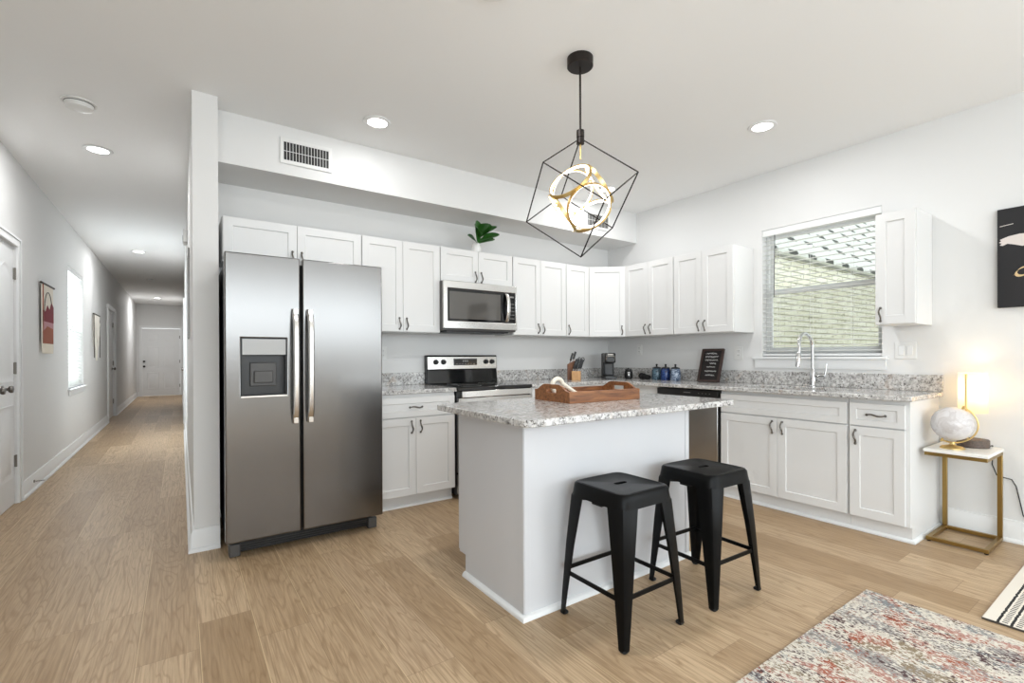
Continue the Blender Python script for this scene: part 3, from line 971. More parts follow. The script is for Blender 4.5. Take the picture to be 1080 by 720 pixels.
# ------------------------------------------------------------------ dishwasher
root = thing('dishwasher', 'stainless dishwasher with black control strip left of sink cabinet', 'dishwasher', (3.655, 2.270, 0))
bx('tub', (.03, .57, 0, .612, .09, .872), DGREY, root, .002)
bx('door', (0, .03, .006, .606, .105, .815), STEEL, root, .004)
cp = bx('control_panel', (-.004, .03, .002, .614, .817, .872), BLACK, root, .004)
bx('panel_mark', (-.0048, -.0038, .26, .33, .843, .850), MGREY, cp)
for k in range(4): bx('panel_mark', (-.0048, -.0038, .07 + k * .035, .08 + k * .035, .842, .847), MGREY, cp)
bx('kick_plate', (.05, .065, .004, .608, 0, .1), BLACK, root)
bx('side_strip', (.004, .03, -.010, .004, .09, .815), BLACK, root)

# ------------------------------------------------------------------ island
IX0, IX1, IY0, IY1 = 1.243, 2.438, 1.703, 2.300
root = thing('kitchen_island', 'white painted kitchen island base under granite top', 'kitchen island', (IX0, IY0, 0))
w, dpt = IX1 - IX0, IY1 - IY0
bm = BM(); prism(bm, [(0, 0), (dpt - .065, 0), (dpt - .065, .112), (dpt, .112), (dpt, .882), (0, .882)], 0, w, 'x'); obj('body', bm, ISL, root, .002)
for dm in ((-.0035, 0, .0, .030, .026, .882), (0, .032, -.0035, 0, .026, .882), (w - .032, w, -.0035, 0, .026, .882)):
    bx('corner_trim', dm, ISL, root, .001)
for a, b in ((.006, w / 2 - .002), (w / 2 + .002, w - .006)):
    bm = BM(); door_mesh(bm, a, b, .12, .87, 0)
    for v in bm.verts: v.co.y = dpt - v.co.y
    obj('door', bm, ISL, root)
bm = BM()
pr = [(0, 0), (.018, 0), (.018, .010), (.010, .022), (0, .026)]
sweep(bm, [(0, dpt - .062), (0, 0), (w, 0), (w, dpt - .062)], pr, -1)
obj('shoe_moulding', bm, TRIM, root)
# island worktop with rounded corners
TX0, TX1, TY0, TY1 = 1.119, 2.620, 1.512, 2.345
bm = BM()
hx, hy = (TX1 - TX0) / 2, (TY1 - TY0) / 2
loft(bm, [rr(hx, hy, 0, .045), rr(hx, hy, CT - CK, .045)])
o = obj('island_countertop', bm, GRAN, None, .005, 3, loc=((TX0 + TX1) / 2, (TY0 + TY1) / 2, CK)); tag(o, 'speckled grey granite slab with rounded corners topping the island', 'countertop')

# serving tray
root = thing('serving_tray', 'acacia wood serving tray with cut-out handles on the island', 'tray', (1.970, 2.060, CT + .0005), R(-3.5))
L, Wd, t = .262, .165, .014
bx('tray_bottom', (-L + .006, L - .006, -Wd + .006, Wd - .006, .001, .012), TRAYW, root)
for s in (-1, 1):
    bx('long_side', (-L, L, s * Wd - (t if s > 0 else 0), s * Wd + (0 if s > 0 else t), .0, .062), TRAYW, root, .002)
for s in (-1, 1):
    bm = BM()
    out = [(-Wd + t, .0), (Wd - t, 0), (Wd - t, .062)]
    top = []
    for k in range(0, 15):
        u = k / 14
        y = (Wd - t) * (1 - 2 * u)
        top.append((y, .062 + .034 * (0.5 - .5 * math.cos(PI * min(1, max(0, (1 - abs(1 - 2 * u)) * 1.7))))))
    ysl = [-Wd + t] + [(-(Wd - t) + 2 * (Wd - t) * k / 20) for k in range(1, 20)] + [Wd - t]
    def topz(y):
        u = 1 - abs(y) / (Wd - t)
        return .062 + .034 * (.5 - .5 * math.cos(PI * min(1, u * 1.7)))
    x0, x1 = sorted((s * L, s * (L - t)))
    # columns split around the hand hole
    hh, z0h, z1h = .048, .048, .072
    def quad(y0, y1, za0, za1, zb0, zb1):
        loft(bm, [[(x, y0, za0), (x, y1, zb0), (x, y1, zb1), (x, y0, za1)] for x in (x0, x1)])
    for y0, y1 in zip(ysl, ysl[1:]):
        m = (y0 + y1) / 2
        if abs(m) < hh:
            quad(y0, y1, 0, z0h, 0, z0h); quad(y0, y1, z1h, topz(y0), z1h, topz(y1))
        else:
            quad(y0, y1, 0, topz(y0), 0, topz(y1))
    bmesh.ops.remove_doubles(bm, verts=bm.verts, dist=1e-5)
    obj('end_panel', bm, TRAYW, root)
# wooden bead garland lying over the tray's left end
root = thing('bead_garland', 'off-white chunky ring and bead garland looped in the tray', 'garland', (1.80, 2.115, CT + .0125))
bm = BM()
tube(bm, [(.005 + .040 * math.cos(t), .02, .070 + .040 * math.sin(t)) for t in [2 * PI * k / 28 for k in range(28)]], .013, 12, True)
obj('ring', bm, CREAM, root)
for k in range(11):
    t = k / 10
    bm = BM(); ball(bm, (.045 + .11 * t, .01 - .05 * t, .075 - .060 * min(1, t * 1.4)), .0125, 12); obj('bead', bm, CREAM, root)

# ------------------------------------------------------------------ stools
def sq(h, z, n=8.0, cnt=64):
    out = []
    for k in range(cnt):
        t = 2 * PI * (k + .5) / cnt
        c, s = math.cos(t), math.sin(t)
        r = h / (abs(c) ** n + abs(s) ** n) ** (1 / n)
        out.append((r * c, r * s, z))
    return out
def slot(a, b, z, cnt=64):
    out = []
    for k in range(cnt):
        t = 2 * PI * (k + .5) / cnt
        c, s = math.cos(t), math.sin(t)
        n = 3.5
        r = 1 / ((abs(c) / a) ** n + (abs(s) / b) ** n) ** (1 / n)
        out.append((r * c, r * s, z))
    return out
def make_stool():
    root = thing('bar_stool', '', 'stool')
    H = .607
    bm = BM()
    loft(bm, [slot(.036, .012, H - .018), slot(.036, .012, H - .004), slot(.038, .014, H - .002), sq(.137, H - .003), sq(.143, H), sq(.152, H - .002), sq(.1585, H - .011), sq(.161, H - .03), sq(.166, H - .062), sq(.163, H - .062), sq(.157, H - .03), sq(.150, H - .010), sq(.13, H - .008), slot(.038, .014, H - .010), slot(.036, .012, H - .018)], False, False)
    bmesh.ops.remove_doubles(bm, verts=bm.verts, dist=1e-6)
    obj('seat', bm, STOOL, root)
    bm = BM(); bar(bm, (-.14, -.14, H - .075), (.14, .14, H - .075), .016, .006); bar(bm, (-.14, .14, H - .082), (.14, -.14, H - .082), .016, .006)
    obj('cross_brace', bm, STOOL, root)
    F = .196
    for sx, sy in ((-1, -1), (1, -1), (1, 1), (-1, 1)):
        bm = BM()
        rings = []
        for z, c, w in ((H - .045, .1565, .090), (H - .064, .1640, .088), (.33, .1785, .064), (.10, .1895, .040), (.008, .193, .030)):
            th = .006; q = w * .36
            base = [(c, c - w), (c, c - q), (c - q * .3, c - q * .3), (c - q, c), (c - w, c), (c - w, c - th), (c - q, c - th), (c - q * .3 - th * .8, c - q * .3 - th * .8), (c - th, c - q), (c - th, c - w)]
            rings.append([(sx * a, sy * b, z) for a, b in base])
        loft(bm, rings)
        leg = obj('leg', bm, STOOL, root)
        bm = BM()
        box(bm, *(sorted((sx * (.1935), sx * (.162))) + sorted((sy * .1935, sy * .162)) + [0, .016]))
        obj('rubber_foot', bm, RUBBER, leg, .008)
    for (a, b) in (((-1, -1), (1, -1)), ((1, -1), (1, 1)), ((1, 1), (-1, 1)), ((-1, 1), (-1, -1))):
        z = .205 if a[1] == b[1] else .195
        c = .1755
        bm = BM(); bar(bm, (a[0] * c, a[1] * c, z), (b[0] * c, b[1] * c, z), .007, .018); obj('footrest_bar', bm, STOOL, root)
    for s in (-1, 1):
        bm = BM(); box(bm, s * .13 - .02, s * .13 + .02, -.03, .03, H - .078, H - .055); obj('stacking_bumper', bm, RUBBER, root, .004)
    return root
st = make_stool()
st.location = (1.607, 1.470, 0)
st['label'] = 'black metal bar stool nearest the camera, in front of the island'; st['group'] = 'stools at the island'
s2 = copy_tree(st); s2.location = (2.186, 1.440, 0); s2.rotation_euler.z = R(-2)
s2['label'] = "black metal bar stool at the island's right end, beside the dishwasher"

# ------------------------------------------------------------------ counter-top items
# knife block
root = thing('knife_block', 'wooden knife block full of knives on counter right of range', 'knife block', (3.46, 3.80, CT), R(-38))
bm = BM(); prism(bm, [(-.085, 0), (.035, 0), (.035, .085), (-.01, .205), (-.085, .165)], -.055, .0, 'y')
obj('tall_block', bm, BLOCKD, root, .003)
bm = BM(); prism(bm, [(-.045, 0), (.05, 0), (.05, .095), (-.045, .095)], -.115, -.0555, 'y'); obj('front_block', bm, BLOCKW, root, .003)
for i, (x, y, z, l) in enumerate(((-.06, -.028, .175, .085), (-.03, -.028, .19, .085), (-.03, -.085, .09, .11), (-.005, -.085, .09, .11), (.02, -.085, .09, .11), (.04, -.085, .09, .10))):
    bm = BM()
    a = Vector((x, y, z)); dirv = Vector((.30, -.05, 1)).normalized()
    bar(bm, a - dirv * .02, a + dirv * .03, .012, .016); kn = obj('knife', bm, CHROME, root)
    bm = BM(); bar(bm, a + dirv * .03, a + dirv * (.03 + l), .016, .022); obj('knife_handle', bm, BLACK, kn, .004)
bm = BM()
for s in (-.018, .018):
    tube(bm, [(.055 + s + .016 * math.cos(t), -.09, .215 + .022 * math.sin(t)) for t in [2 * PI * k / 16 for k in range(16)]], .004, 8, True)
obj('scissors', bm, BLACK, root)

# coffee maker
root = thing('coffee_maker', 'black single-cup coffee maker standing in the counter corner', 'coffee maker', (3.905, 3.74, CT), R(-36))
bx('base', (-.062, .062, -.12, .13, 0, .03), BLACK, root, .006)
bx('rear_tower', (-.062, .062, .02, .13, .03, .285), BLACK, root, .010)
bx('brew_head', (-.060, .060, -.105, .03, .175, .285), BLACK, root, .016)
bm = BM(); tube(bm, [(-.045, -.108, .215), (-.045, -.118, .245), (0, -.122, .252), (.045, -.118, .245), (.045, -.108, .215)], .007, 10); obj('handle', bm, NICKEL, root)
bx('drip_tray', (-.05, .05, -.115, .0, .03, .04), BLACK, root, .003)
bx('front_panel', (-.045, .045, -.002, .021, .04, .17), BLACK, root, .006)
bm = BM(); box(bm, -.03, .03, -.1065, -.104, .262, .274); obj('badge', bm, NICKEL, root)

# small black round pot with white emblem, and a dark cloth bundle beside it
root = thing('black_jar', 'small round black jar with white mark beside the coffee maker', 'jar', (4.03, 3.565, CT))
bm = BM(); lathe(bm, [(.030, 0), (.042, .012), (.047, .045), (.042, .078), (.036, .095), (.034, .098)], n=28); obj('body', bm, BLACK, root)
bm = BM(); lathe(bm, [(.038, .098), (.036, .106), (.012, .112), (.010, .120), (.001, .122)], n=24); obj('lid', bm, BLACK, root)
bm = BM()
dv = Vector((-.7, -.7, 0)).normalized(); u = Vector((-dv.y, dv.x, 0))
for z, wd, hh in ((.070, .024, .010), (.048, .016, .022)):
    p = dv * .0455
    loft(bm, [[p + dv * q + u * sx * wd * .5 + Vector((0, 0, z + sz * hh * .5)) for sx, sz in ((-1, -1), (1, -1), (1, 1), (-1, 1))] for q in (-.006, .004)])
obj('white_mark', bm, CHALK, root)
bm = BM()
for i in range(7):
    ball(bm, (4.10 + .012 * math.sin(i * 2.1), 3.440 - i * .0155, CT + .0345 - .0018 * i), .036 - .0018 * i, 14, .95)
o = obj('dark_cloth_bundle', bm, FABDK); tag(o, 'low dark bundle lying on counter between black jar and canisters', 'bundle')

for i, (y, lab) in enumerate(((3.262, 'slate blue glazed canister, left of three beside the sign'), (3.150, 'dark cobalt blue glazed canister, middle of the three'), (3.030, 'pale marbled blue canister, right of three beside the sign'))):
    root = thing('canister', lab, 'canister', (4.125, y, CT), group='canisters on the counter')
    bm = BM(); lathe(bm, [(.046, 0), (.050, .006), (.051, .06), (.048, .10), (.042, .118), (.040, .120)], n=28); obj('body', bm, JARS[i], root)
    bm = BM(); lathe(bm, [(.044, .1195), (.045, .128), (.030, .135), (.010, .138), (.008, .150), (.012, .158), (.008, .166), (.001, .167)], n=24); obj('lid', bm, BLACK, root)

# framed lettered sign leaning on the wall
root = thing('framed_sign', 'small dark framed sign with white script leaning against backsplash', 'sign', (4.105, 2.535, CT + .001))
root.rotation_euler = (0, 0, R(-90))
lean = R(17)
def sp(x, d, h):   # x along width, d towards viewer, h along the leaning height
    return (-x, -d * math.cos(lean) + h * math.sin(lean) , h * math.cos(lean) + d * math.sin(lean))
def sslab(bm, x0, x1, d0, d1, h0, h1):
    loft(bm, [[sp(x0, d, h0), sp(x1, d, h0), sp(x1, d, h1), sp(x0, d, h1)] for d in (d0, d1)])
SW, SH = .225, .325
bm = BM()
for a in ((0, SW, 0, .020), (0, SW, SH - .020, SH), (0, .020, .02, SH - .02), (SW - .020, SW, .02, SH - .02)):
    sslab(bm, a[0], a[1], 0, .022, a[2], a[3])
obj('frame', bm, FRAMEW, root)
bm = BM(); sslab(bm, .019, SW - .019, .004, .012, .019, SH - .019); bd = obj('board', bm, SIGNB, root)
bm = BM()
rng = random.Random(5)
for (hy, a, b, hh) in ((.280, .05, .155, .022), (.248, .045, .175, .024), (.214, .045, .180, .024), (.180, .10, .165, .022), (.146, .07, .16, .014), (.105, .06, .180, .024), (.066, .075, .165, .026)):
    pts = []
    n = int((b - a) / .0042)
    ph = rng.random() * 6
    for k in range(n + 1):
        u = k / n
        tall = 1.0 if rng.random() < .28 else .5
        pts.append(sp(SW - (a + (b - a) * u + .004 * math.cos(k * 1.9 + ph)), .0135, hy + hh * tall * (.5 * math.sin(k * 1.55 + ph))))
    tube(bm, pts, .0017, 6)
obj('lettering', bm, CHALK, bd)

# potted fiddle-leaf sprig on top of the cabinets
root = thing('potted_plant', 'green broad-leaved sprig in white vase on top of wall cabinets', 'plant', (2.262, 3.835, UT))
bm = BM(); lathe(bm, [(.030, 0), (.042, .008), (.046, .04), (.037, .075), (.032, .088), (.027, .088), (.030, .07), (.030, .02), (.001, .018)], n=28, cap1=False); obj('vase', bm, CERAM, root)
bm = BM()
tube(bm, [(0, 0, .02), (.005, -.02, .085), (.010, -.05, .145)], .004, 8); obj('stem', bm, STEM, root)
def leaf(base, dirv, up, L, wd, curl=.12):
    d = Vector(dirv).normalized(); u = Vector(up); u = (u - d * u.dot(d)).normalized(); s = d.cross(u)
    bm = BM(); rings = []
    n = 12
    for k in range(n + 1):
        t = k / n
        w_ = wd * (math.sin(PI * min(1, t * .93 + .05)) ** .7) * (.55 + .65 * t)
        w_ = max(w_, .002)
        c = Vector(base) + d * L * t - u * curl * L * t * t
        row = [c + s * w_ * q + u * (abs(q) ** 1.5 * w_ * .35 + .002 * math.sin(9 * t + 3 * q)) for q in (-1, -.5, 0, .5, 1)]
        rings.append(row + [p - u * .0015 for p in reversed(row)])
    loft(bm, rings)
    return obj('leaf', bm, LEAF, root)
for base, dirv, up, L, wd in (
        ((.0, -.02, .12), (-.95, -.35, .40), (.2, -.7, .6), .125, .038),
        ((.002, -.03, .125), (-.35, -.45, .90), (.1, -.95, .3), .170, .052),
        ((.004, -.05, .17), (-.75, -.75, .60), (.1, -.75, .65), .145, .050),
        ((.006, -.05, .18), (.05, -.95, .70), (.1, -.6, .8), .150, .054),
        ((.010, -.05, .17), (.65, -.70, .72), (-.3, -.6, .8), .150, .046),
        ((.01, -.03, .14), (.90, -.40, .48), (-.3, -.7, .7), .165, .040),
        ((.005, -.02, .125), (.90, -.25, .36), (-.3, -.7, .7), .135, .032),
        ((.0, -.015, .118), (.9, -.20, .42), (-.2, -.6, .8), .125, .020)):
    leaf((base[0], base[1], base[2] - .036), (dirv[0], dirv[1] - .2, dirv[2]), up, L * 1.22, wd * 1.2)

# ------------------------------------------------------------------ pendant lamp
PX, PY = 1.783, 1.910
root = thing('pendant_light', 'black wire cube pendant with glowing gold rings above the island', 'pendant lamp', (PX, PY, ZC))
bm = BM(); lathe(bm, [(.070, -.001), (.070, -.046), (.066, -.050), (.001, -.050)], n=40); obj('canopy', bm, BRONZE, root)
ztop = 2.349 - ZC
bm = BM(); tube(bm, [(0, 0, -.04), (0, 0, ztop + .03)], .0058, 12); obj('rod', bm, BRONZE, root)
bm = BM(); lathe(bm, [(.004, .045), (.021, .042), (.021, .005), (.017, .004), (.017, -.002), (.021, -.003), (.021, -.03), (.004, -.033)], (0, 0, ztop), 28); obj('hub', bm, BRONZE, root)
diag = .642; Ed = diag / math.sqrt(3); rad = Ed * math.sqrt(2 / 3)
def hd(deg, r, z): return Vector((r * math.sin(R(deg)), r * math.cos(R(deg)), z))
a0 = 20.5
T = Vector((0, 0, ztop)); Fv = Vector((0, 0, ztop - diag))
upv = [hd(a0 + 120 * k, rad, ztop - diag / 3) for k in range(3)]
lov = [hd(a0 + 60 + 120 * k, rad, ztop - 2 * diag / 3) for k in range(3)]
bm = BM()
rb = .0033
for k in range(3):
    bar(bm, T, upv[k], .0054); bar(bm, Fv, lov[k], .0054)
    bar(bm, upv[k], lov[k], .0054); bar(bm, upv[k], lov[k - 1], .0054)
obj('cube_frame', bm, BRONZE, root)
bm = BM(); tube(bm, [(0, 0, ztop - .03), (0, 0, ztop - .115)], .0045, 10); obj('inner_stem', bm, GOLD, root)
cz = ztop - diag / 2 - .006
ae = .241; rr_ = .1155
iup = [hd(a0 - 4 + 60 + 120 * k, 1, 0) for k in range(3)]
s2_, s1_ = math.sqrt(2 / 3), math.sqrt(1 / 3)
normals = [Vector((0, 0, -s1_)) + iup[k] * s2_ for k in range(3)] + [Vector((0, 0, s1_)) - iup[k] * s2_ for k in range(3)]
for nrm in normals:
    c = Vector((0, 0, cz)) + nrm * ae / 2
    u, v = basis(nrm)
    def ringmesh(prof):
        bm = BM()
        N = 56
        rings = []
        for k in range(N):
            t = 2 * PI * k / N
            e = u * math.cos(t) + v * math.sin(t)
            rings.append([c + e * r + nrm * h for r, h in prof])
        rings.append(rings[0]); loft(bm, rings, False, False)
        bmesh.ops.remove_doubles(bm, verts=bm.verts, dist=1e-6)
        return bm
    rg = obj('gold_ring', ringmesh([(rr_, -.0095), (rr_ + .006, -.0095), (rr_ + .006, .0095), (rr_, .0095)]), GOLD, root)
    obj('light_strip', ringmesh([(rr_ - .003, -.0052), (rr_, -.0052), (rr_, .0052), (rr_ - .003, .0052)]), LED, rg)

# ------------------------------------------------------------------ ceiling lights, detectors, vents
def downlight(x, y, label, power=DOWNLIGHT_W):
    root = thing('recessed_light', label, 'ceiling light', (x, y, ZC), group='recessed ceiling lights')
    bm = BM(); lathe(bm, [(.064, -.0005), (.092, -.0005), (.094, -.004), (.088, -.009), (.068, -.010), (.064, -.006), (.064, -.0005)], n=40, cap0=False, cap1=False); obj('trim_ring', bm, TRIM, root)
    bm = BM(); lathe(bm, [(.0655, -.002), (.0655, -.0065), (.001, -.0075)], n=36); obj('diffuser', bm, DIFF, root)
    l = bpy.data.lights.new('lamp', 'AREA'); l.shape = 'DISK'; l.size = .12; l.energy = power; l.color = (.97, .985, 1)
    o = bpy.data.objects.new('lamp', l); o.parent = root; o.location = (0, 0, -.012); COL.objects.link(o)
downlight(1.116, 3.217, 'round recessed ceiling light just in front of the soffit vent', 2.2)
downlight(1.116, 1.749, 'round recessed ceiling light before the refrigerator, above the top of the picture', 9)
downlight(3.368, 1.749, 'round recessed ceiling light right of the pendant, near kitchen window', 7)
downlight(3.392, 3.253, 'round recessed ceiling light seen behind the pendant cube', 5)
downlight(-.517, 4.859, 'round recessed light at the near end of hallway ceiling', 7)
downlight(-.520, 9.186, 'round recessed light midway along the hallway ceiling', 7)
downlight(-.511, 16.076, 'round recessed light at far end of hallway ceiling', 14)
def detector(x, y, label, r):
    root = thing('smoke_detector', label, 'smoke detector', (x, y, ZC))
    bm = BM(); lathe(bm, [(r * 1.12, -.0005), (r * 1.12, -.008), (r * 1.0, -.010)], n=36); obj('mounting_plate', bm, PLATE, root)
    bm = BM(); lathe(bm, [(r * .93, -.010), (r * .93, -.016), (r * .86, -.038), (r * .7, -.044), (.001, -.044)], n=36); obj('cover', bm, PLATE, root)
    bm = BM(); lathe(bm, [(r * .95, -.0115), (r * .95, -.0145)], n=36); obj('vent_gap', bm, SLOT, root)
detector(-.518, 4.03, 'white smoke detector on the near hallway ceiling', .078)
detector(-.513, 12.276, 'small white smoke detector far down the hallway ceiling', .06)

def soffit_vent(x0, x1, z0, z1, label, n=15):
    root = thing('air_vent', label, 'vent', ((x0 + x1) / 2, YS, (z0 + z1) / 2))
    hw, hh = (x1 - x0) / 2, (z1 - z0) / 2
    bm = BM(); grid(bm, [-hw, -hw + .022, hw - .022, hw], [-hh, -hh + .028, hh - .028, hh], lambda i, j: not (i == 1 and j == 1), -.010, -.0005, 'y'); obj('frame', bm, PLATE, root, .003)
    bx('backing', (-hw + .021, hw - .021, -.0025, -.0006, -hh + .027, hh - .027), SLOT, root)
    bm = BM()
    ww = hw - .022
    for k in range(n + 1):
        x = -ww + 2 * ww * k / n
        loft(bm, [[(x - .0012 + .003, -.002, z), (x + .0012 + .003, -.002, z), (x + .0012, -.009, z), (x - .0012, -.009, z)] for z in (-hh + .028, hh - .028)])
    box(bm, -ww, ww, -.0045, -.0030, -.002, .002)
    obj('louvres', bm, PLATE, root)
soffit_vent(.571, .918, 2.520, 2.701, 'white louvred air vent on soffit above the refrigerator')
soffit_vent(3.47, 3.815, 2.510, 2.690, 'white louvred air vent on soffit seen through the pendant')

# ------------------------------------------------------------------ outlets and switches
def wallplate(name, label, cat, loc, rotz, w, h, kind):
    root = thing(name, label, cat, loc, rotz)
    bx('cover_plate', (-w / 2, w / 2, -.006, -.0005, -h / 2, h / 2), PLATE, root, .002)
    if kind == 'outlet':
        for z in (-.02, .02):
            bm = BM(); box(bm, -.017, .017, -.008, -.005, z - .014, z + .014); f = obj('socket_face', bm, PLATE, root, .002)
            bm = BM()
            for x in (-.007, .007): box(bm, x - .0012, x + .0012, -.0084, -.0078, z - .003, z + .006)
            obj('slots', bm, SLOT, f)
    else:
        for x in (-.024, .024):
            bx('rocker', (x - .016, x + .016, -.010, -.005, -.034, .034), TRIM, root, .002)
wallplate('wall_outlet', 'white outlet on backsplash wall right of refrigerator', 'outlet', (1.452, YB, 1.20), 0, .072, .115, 'outlet')
wallplate('wall_outlet', 'white outlet between framed sign and kitchen window', 'outlet', (XR, 2.432, 1.19), R(-90), .082, .122, 'outlet')
wallplate('wall_outlet', 'white outlet on wall above coffee maker corner', 'outlet', (XR, 3.60, 1.235), R(-90), .072, .115, 'outlet')
wallplate('switch_plate', 'white double switch plate on wall right of kitchen window', 'light switch', (XR, 1.19, 1.20), R(-90), .125, .120, 'switch')

# ------------------------------------------------------------------ right end: canvas, side table, lamp, globe
root = thing('wall_canvas', 'black canvas with gold script and pale brush stroke at right edge', 'picture', (XR, .719, 1.462), R(-90))
CWd, CH = .82, .615
bx('canvas', (0, CWd, -.035, -.001, 0, CH), CANVAS, root, .003)
bm = BM()
top = [(.012, .425), (.05, .44), (.10, .447), (.16, .44), (.26, .447), (.40, .43), (.55, .44)]
bot = [(.55, .40), (.40, .39), (.26, .385), (.16, .375), (.11, .37), (.075, .385), (.045, .395), (.025, .385), (.012, .39), (.020, .40), (.008, .408), (.018, .415)]
loft(bm, [[(a, y, b) for a, b in top + bot] for y in (-.0352, -.0365)]); obj('brush_stroke', bm, BRUSH, root)
bm = BM(); loft(bm, [[(a, y, b) for a, b in ((.012, .505), (.07, .512), (.072, .516), (.012, .509))] for y in (-.0352, -.0362)]); obj('thin_stroke', bm, BRUSH, root)
bm = BM()
def stroke(pts, rs):
    # flat calligraphic ribbon
    rings = []
    for (x, z), r in zip(pts, rs):
        rings.append([(x - r * .8, -.0350, z - r), (x + r * .8, -.0350, z + r), (x + r * .8, -.0375, z + r), (x - r * .8, -.0375, z - r)])
    loft(bm, rings)
cx, czz = .088, .215
pts = [(cx + .026 + .030 * math.cos(t) + .35 * .030 * math.sin(t), czz + .026 * math.sin(t)) for t in [R(40 + 300 * k / 22) for k in range(23)]]
stroke(pts, [.0035 + .0030 * abs(math.sin(k / 22 * PI)) for k in range(23)])
stroke([(cx + .066, czz + .030), (cx + .056, czz - .002), (cx + .052, czz - .022), (cx + .062, czz - .026), (cx + .085, czz - .006), (cx + .105, czz + .015)], [.005, .005, .005, .004, .003, .002])
stroke([(cx - .018, czz - .022), (cx - .006, czz - .006), (cx + .004, czz + .004)], [.001, .0022, .003])
obj('gold_letter', bm, GLEAF, root)

# C-shaped side table
root = thing('side_table', 'brass C-shaped side table with white top against the right wall', 'side table', (4.03, .835, 0))
hx, hy = .182, .143
Tz = .585
bx('table_top', (-hx - .030, hx + .005, -hy - .005, hy + .005, Tz - .020, Tz), MARBLE, root, .003)
bt = .024
bm = BM(); grid(bm, [-hx - .025, -hx - .001, hx - .024, hx], [-hy, -hy + bt, hy - bt, hy], lambda i, j: not (i == 1 and j == 1), Tz - .042, Tz - .0205, 'z'); obj('top_frame', bm, BRASS, root, .002)
for s in (-1, 1):
    a = s * hy - (bt if s > 0 else 0)
    bx('upright', (hx - bt, hx, a, a + bt, .0305, Tz - .0425), BRASS, root, .002)
bm = BM(); grid(bm, [-hx, -hx + bt, hx - bt, hx], [-hy, -hy + bt, hy - bt, hy], lambda i, j: not (i == 1 and j == 1), .008, .030, 'z'); bs = obj('base_frame', bm, BRASS, root, .002)
for sx in (-1, 1):
    for sy in (-1, 1):
        bm = BM(); lathe(bm, [(.009, 0), (.010, .004), (.010, .0075)], (sx * (hx - .012), sy * (hy - .012), 0), 14); obj('foot', bm, RUBBER, root)

root = thing('table_lamp', 'lit cylinder-shade lamp on dark wooden base on side table', 'lamp', (4.118, .812, Tz + .0005))
bm = BM(); lathe(bm, [(.075, 0), (.078, .004), (.078, .046), (.074, .050), (.001, .050)], n=40); obj('base', bm, LAMPW, root)
bm = BM(); tube(bm, [(-.030, .020, .045), (-.030, .020, .20)], .006, 12); tube(bm, [(-.073, .0168, .20), (-.073, .0168, .462)], .006, 12); bar(bm, (-.030, .020, .198), (-.073, .0168, .204), .010); obj('post', bm, GOLD, root)
bm = BM(); loft(bm, [[(r * math.cos(2 * PI * k / 48), r * math.sin(2 * PI * k / 48), z) for k in range(48)] for r, z in ((.070, .215), (.070, .467), (.0685, .467), (.0685, .215), (.070, .215))], False, False); obj('lamp_shade', bm, SHADE, root)
bm = BM(); ball(bm, (0, 0, .335), .024, 18); lathe(bm, [(.012, .290), (.012, .312)], n=16); obj('bulb', bm, BULB, root)
bm = BM(); tube(bm, [(-.030, .020, .198), (0, 0, .285), (0, 0, .292)], .005, 10); obj('socket_arm', bm, GOLD, root)
l = bpy.data.lights.new('bulb_light', 'POINT'); l.energy = 1.1; l.color = (1, .88, .68); l.shadow_soft_size = .03
o = bpy.data.objects.new('bulb_light', l); o.parent = root; o.location = (0, 0, .385); COL.objects.link(o)
bm = BM()
tube(bm, [(4.19, .745, Tz + .006), (4.222, .742, Tz + .008), (4.235, .742, .55), (4.232, .745, .47), (4.236, .725, .405), (4.240, .69, .395), (4.242, .66, .39), (4.242, .64, .35), (4.240, .61, .18), (4.235, .56, .10), (4.215, .48, .03), (4.20, .40, .006), (4.20, .1, .006)], .0032, 8)
o = obj('lamp_cord', bm, BLACK); tag(o, 'thin black power cord hanging behind the side table', 'cord')

GC = Vector((3.945, .872, .738)); GR = .104
root = thing('desk_globe', 'pearly white globe on gold stand on the side table', 'globe', (GC.x, GC.y, Tz + .0005))
gz = GC.z - Tz
bm = BM(); ball(bm, (0, 0, gz), GR, 40); obj('globe_ball', bm, mat_globe(), root)
ax = Vector((.08, -.42, .90)).normalized()
perp = Vector((.193, -.981, 0)); perp = (perp - ax * perp.dot(ax)).normalized()
bm = BM()
pts = [Vector((0, 0, gz)) + (ax * math.cos(t) + perp * math.sin(t)) * (GR + .012) for t in [PI * k / 20 for k in range(21)]]
tube(bm, pts, .0048, 10)
for s in (1, -1): tube(bm, [Vector((0, 0, gz)) + ax * s * (GR - .004), Vector((0, 0, gz)) + ax * s * (GR + .022)], .006, 10)
obj('meridian_arm', bm, GOLD, root)
bm = BM(); lathe(bm, [(.060, 0), (.060, .006), (.050, .014), (.018, .022), (.012, .030), (.010, gz - GR - .009)], n=32); obj('stand', bm, GOLD, root)

# ------------------------------------------------------------------ rugs
bm = BM(); box(bm, .35, 2.785, -1.7, .938, .001, .010)
o = obj('area_rug', bm, mat_rug(), None, .003); tag(o, 'cream, grey and rust distressed area rug at the bottom right', 'rug')
root = thing('striped_runner', 'small cream cotton rug with black stripes and dashes at right edge', 'rug', (3.45, .15, 0))
bm = BM(); box(bm, -.543, .60, -.55, .396, .001, .010); obj('weave', bm, mat_runner(), root, .003)
bm = BM(); box(bm, -.546, -.5425, -.55, .396, .001, .009); obj('bound_edge', bm, plain('dark_binding', srgb('#4a453f'), .9), root, .001)

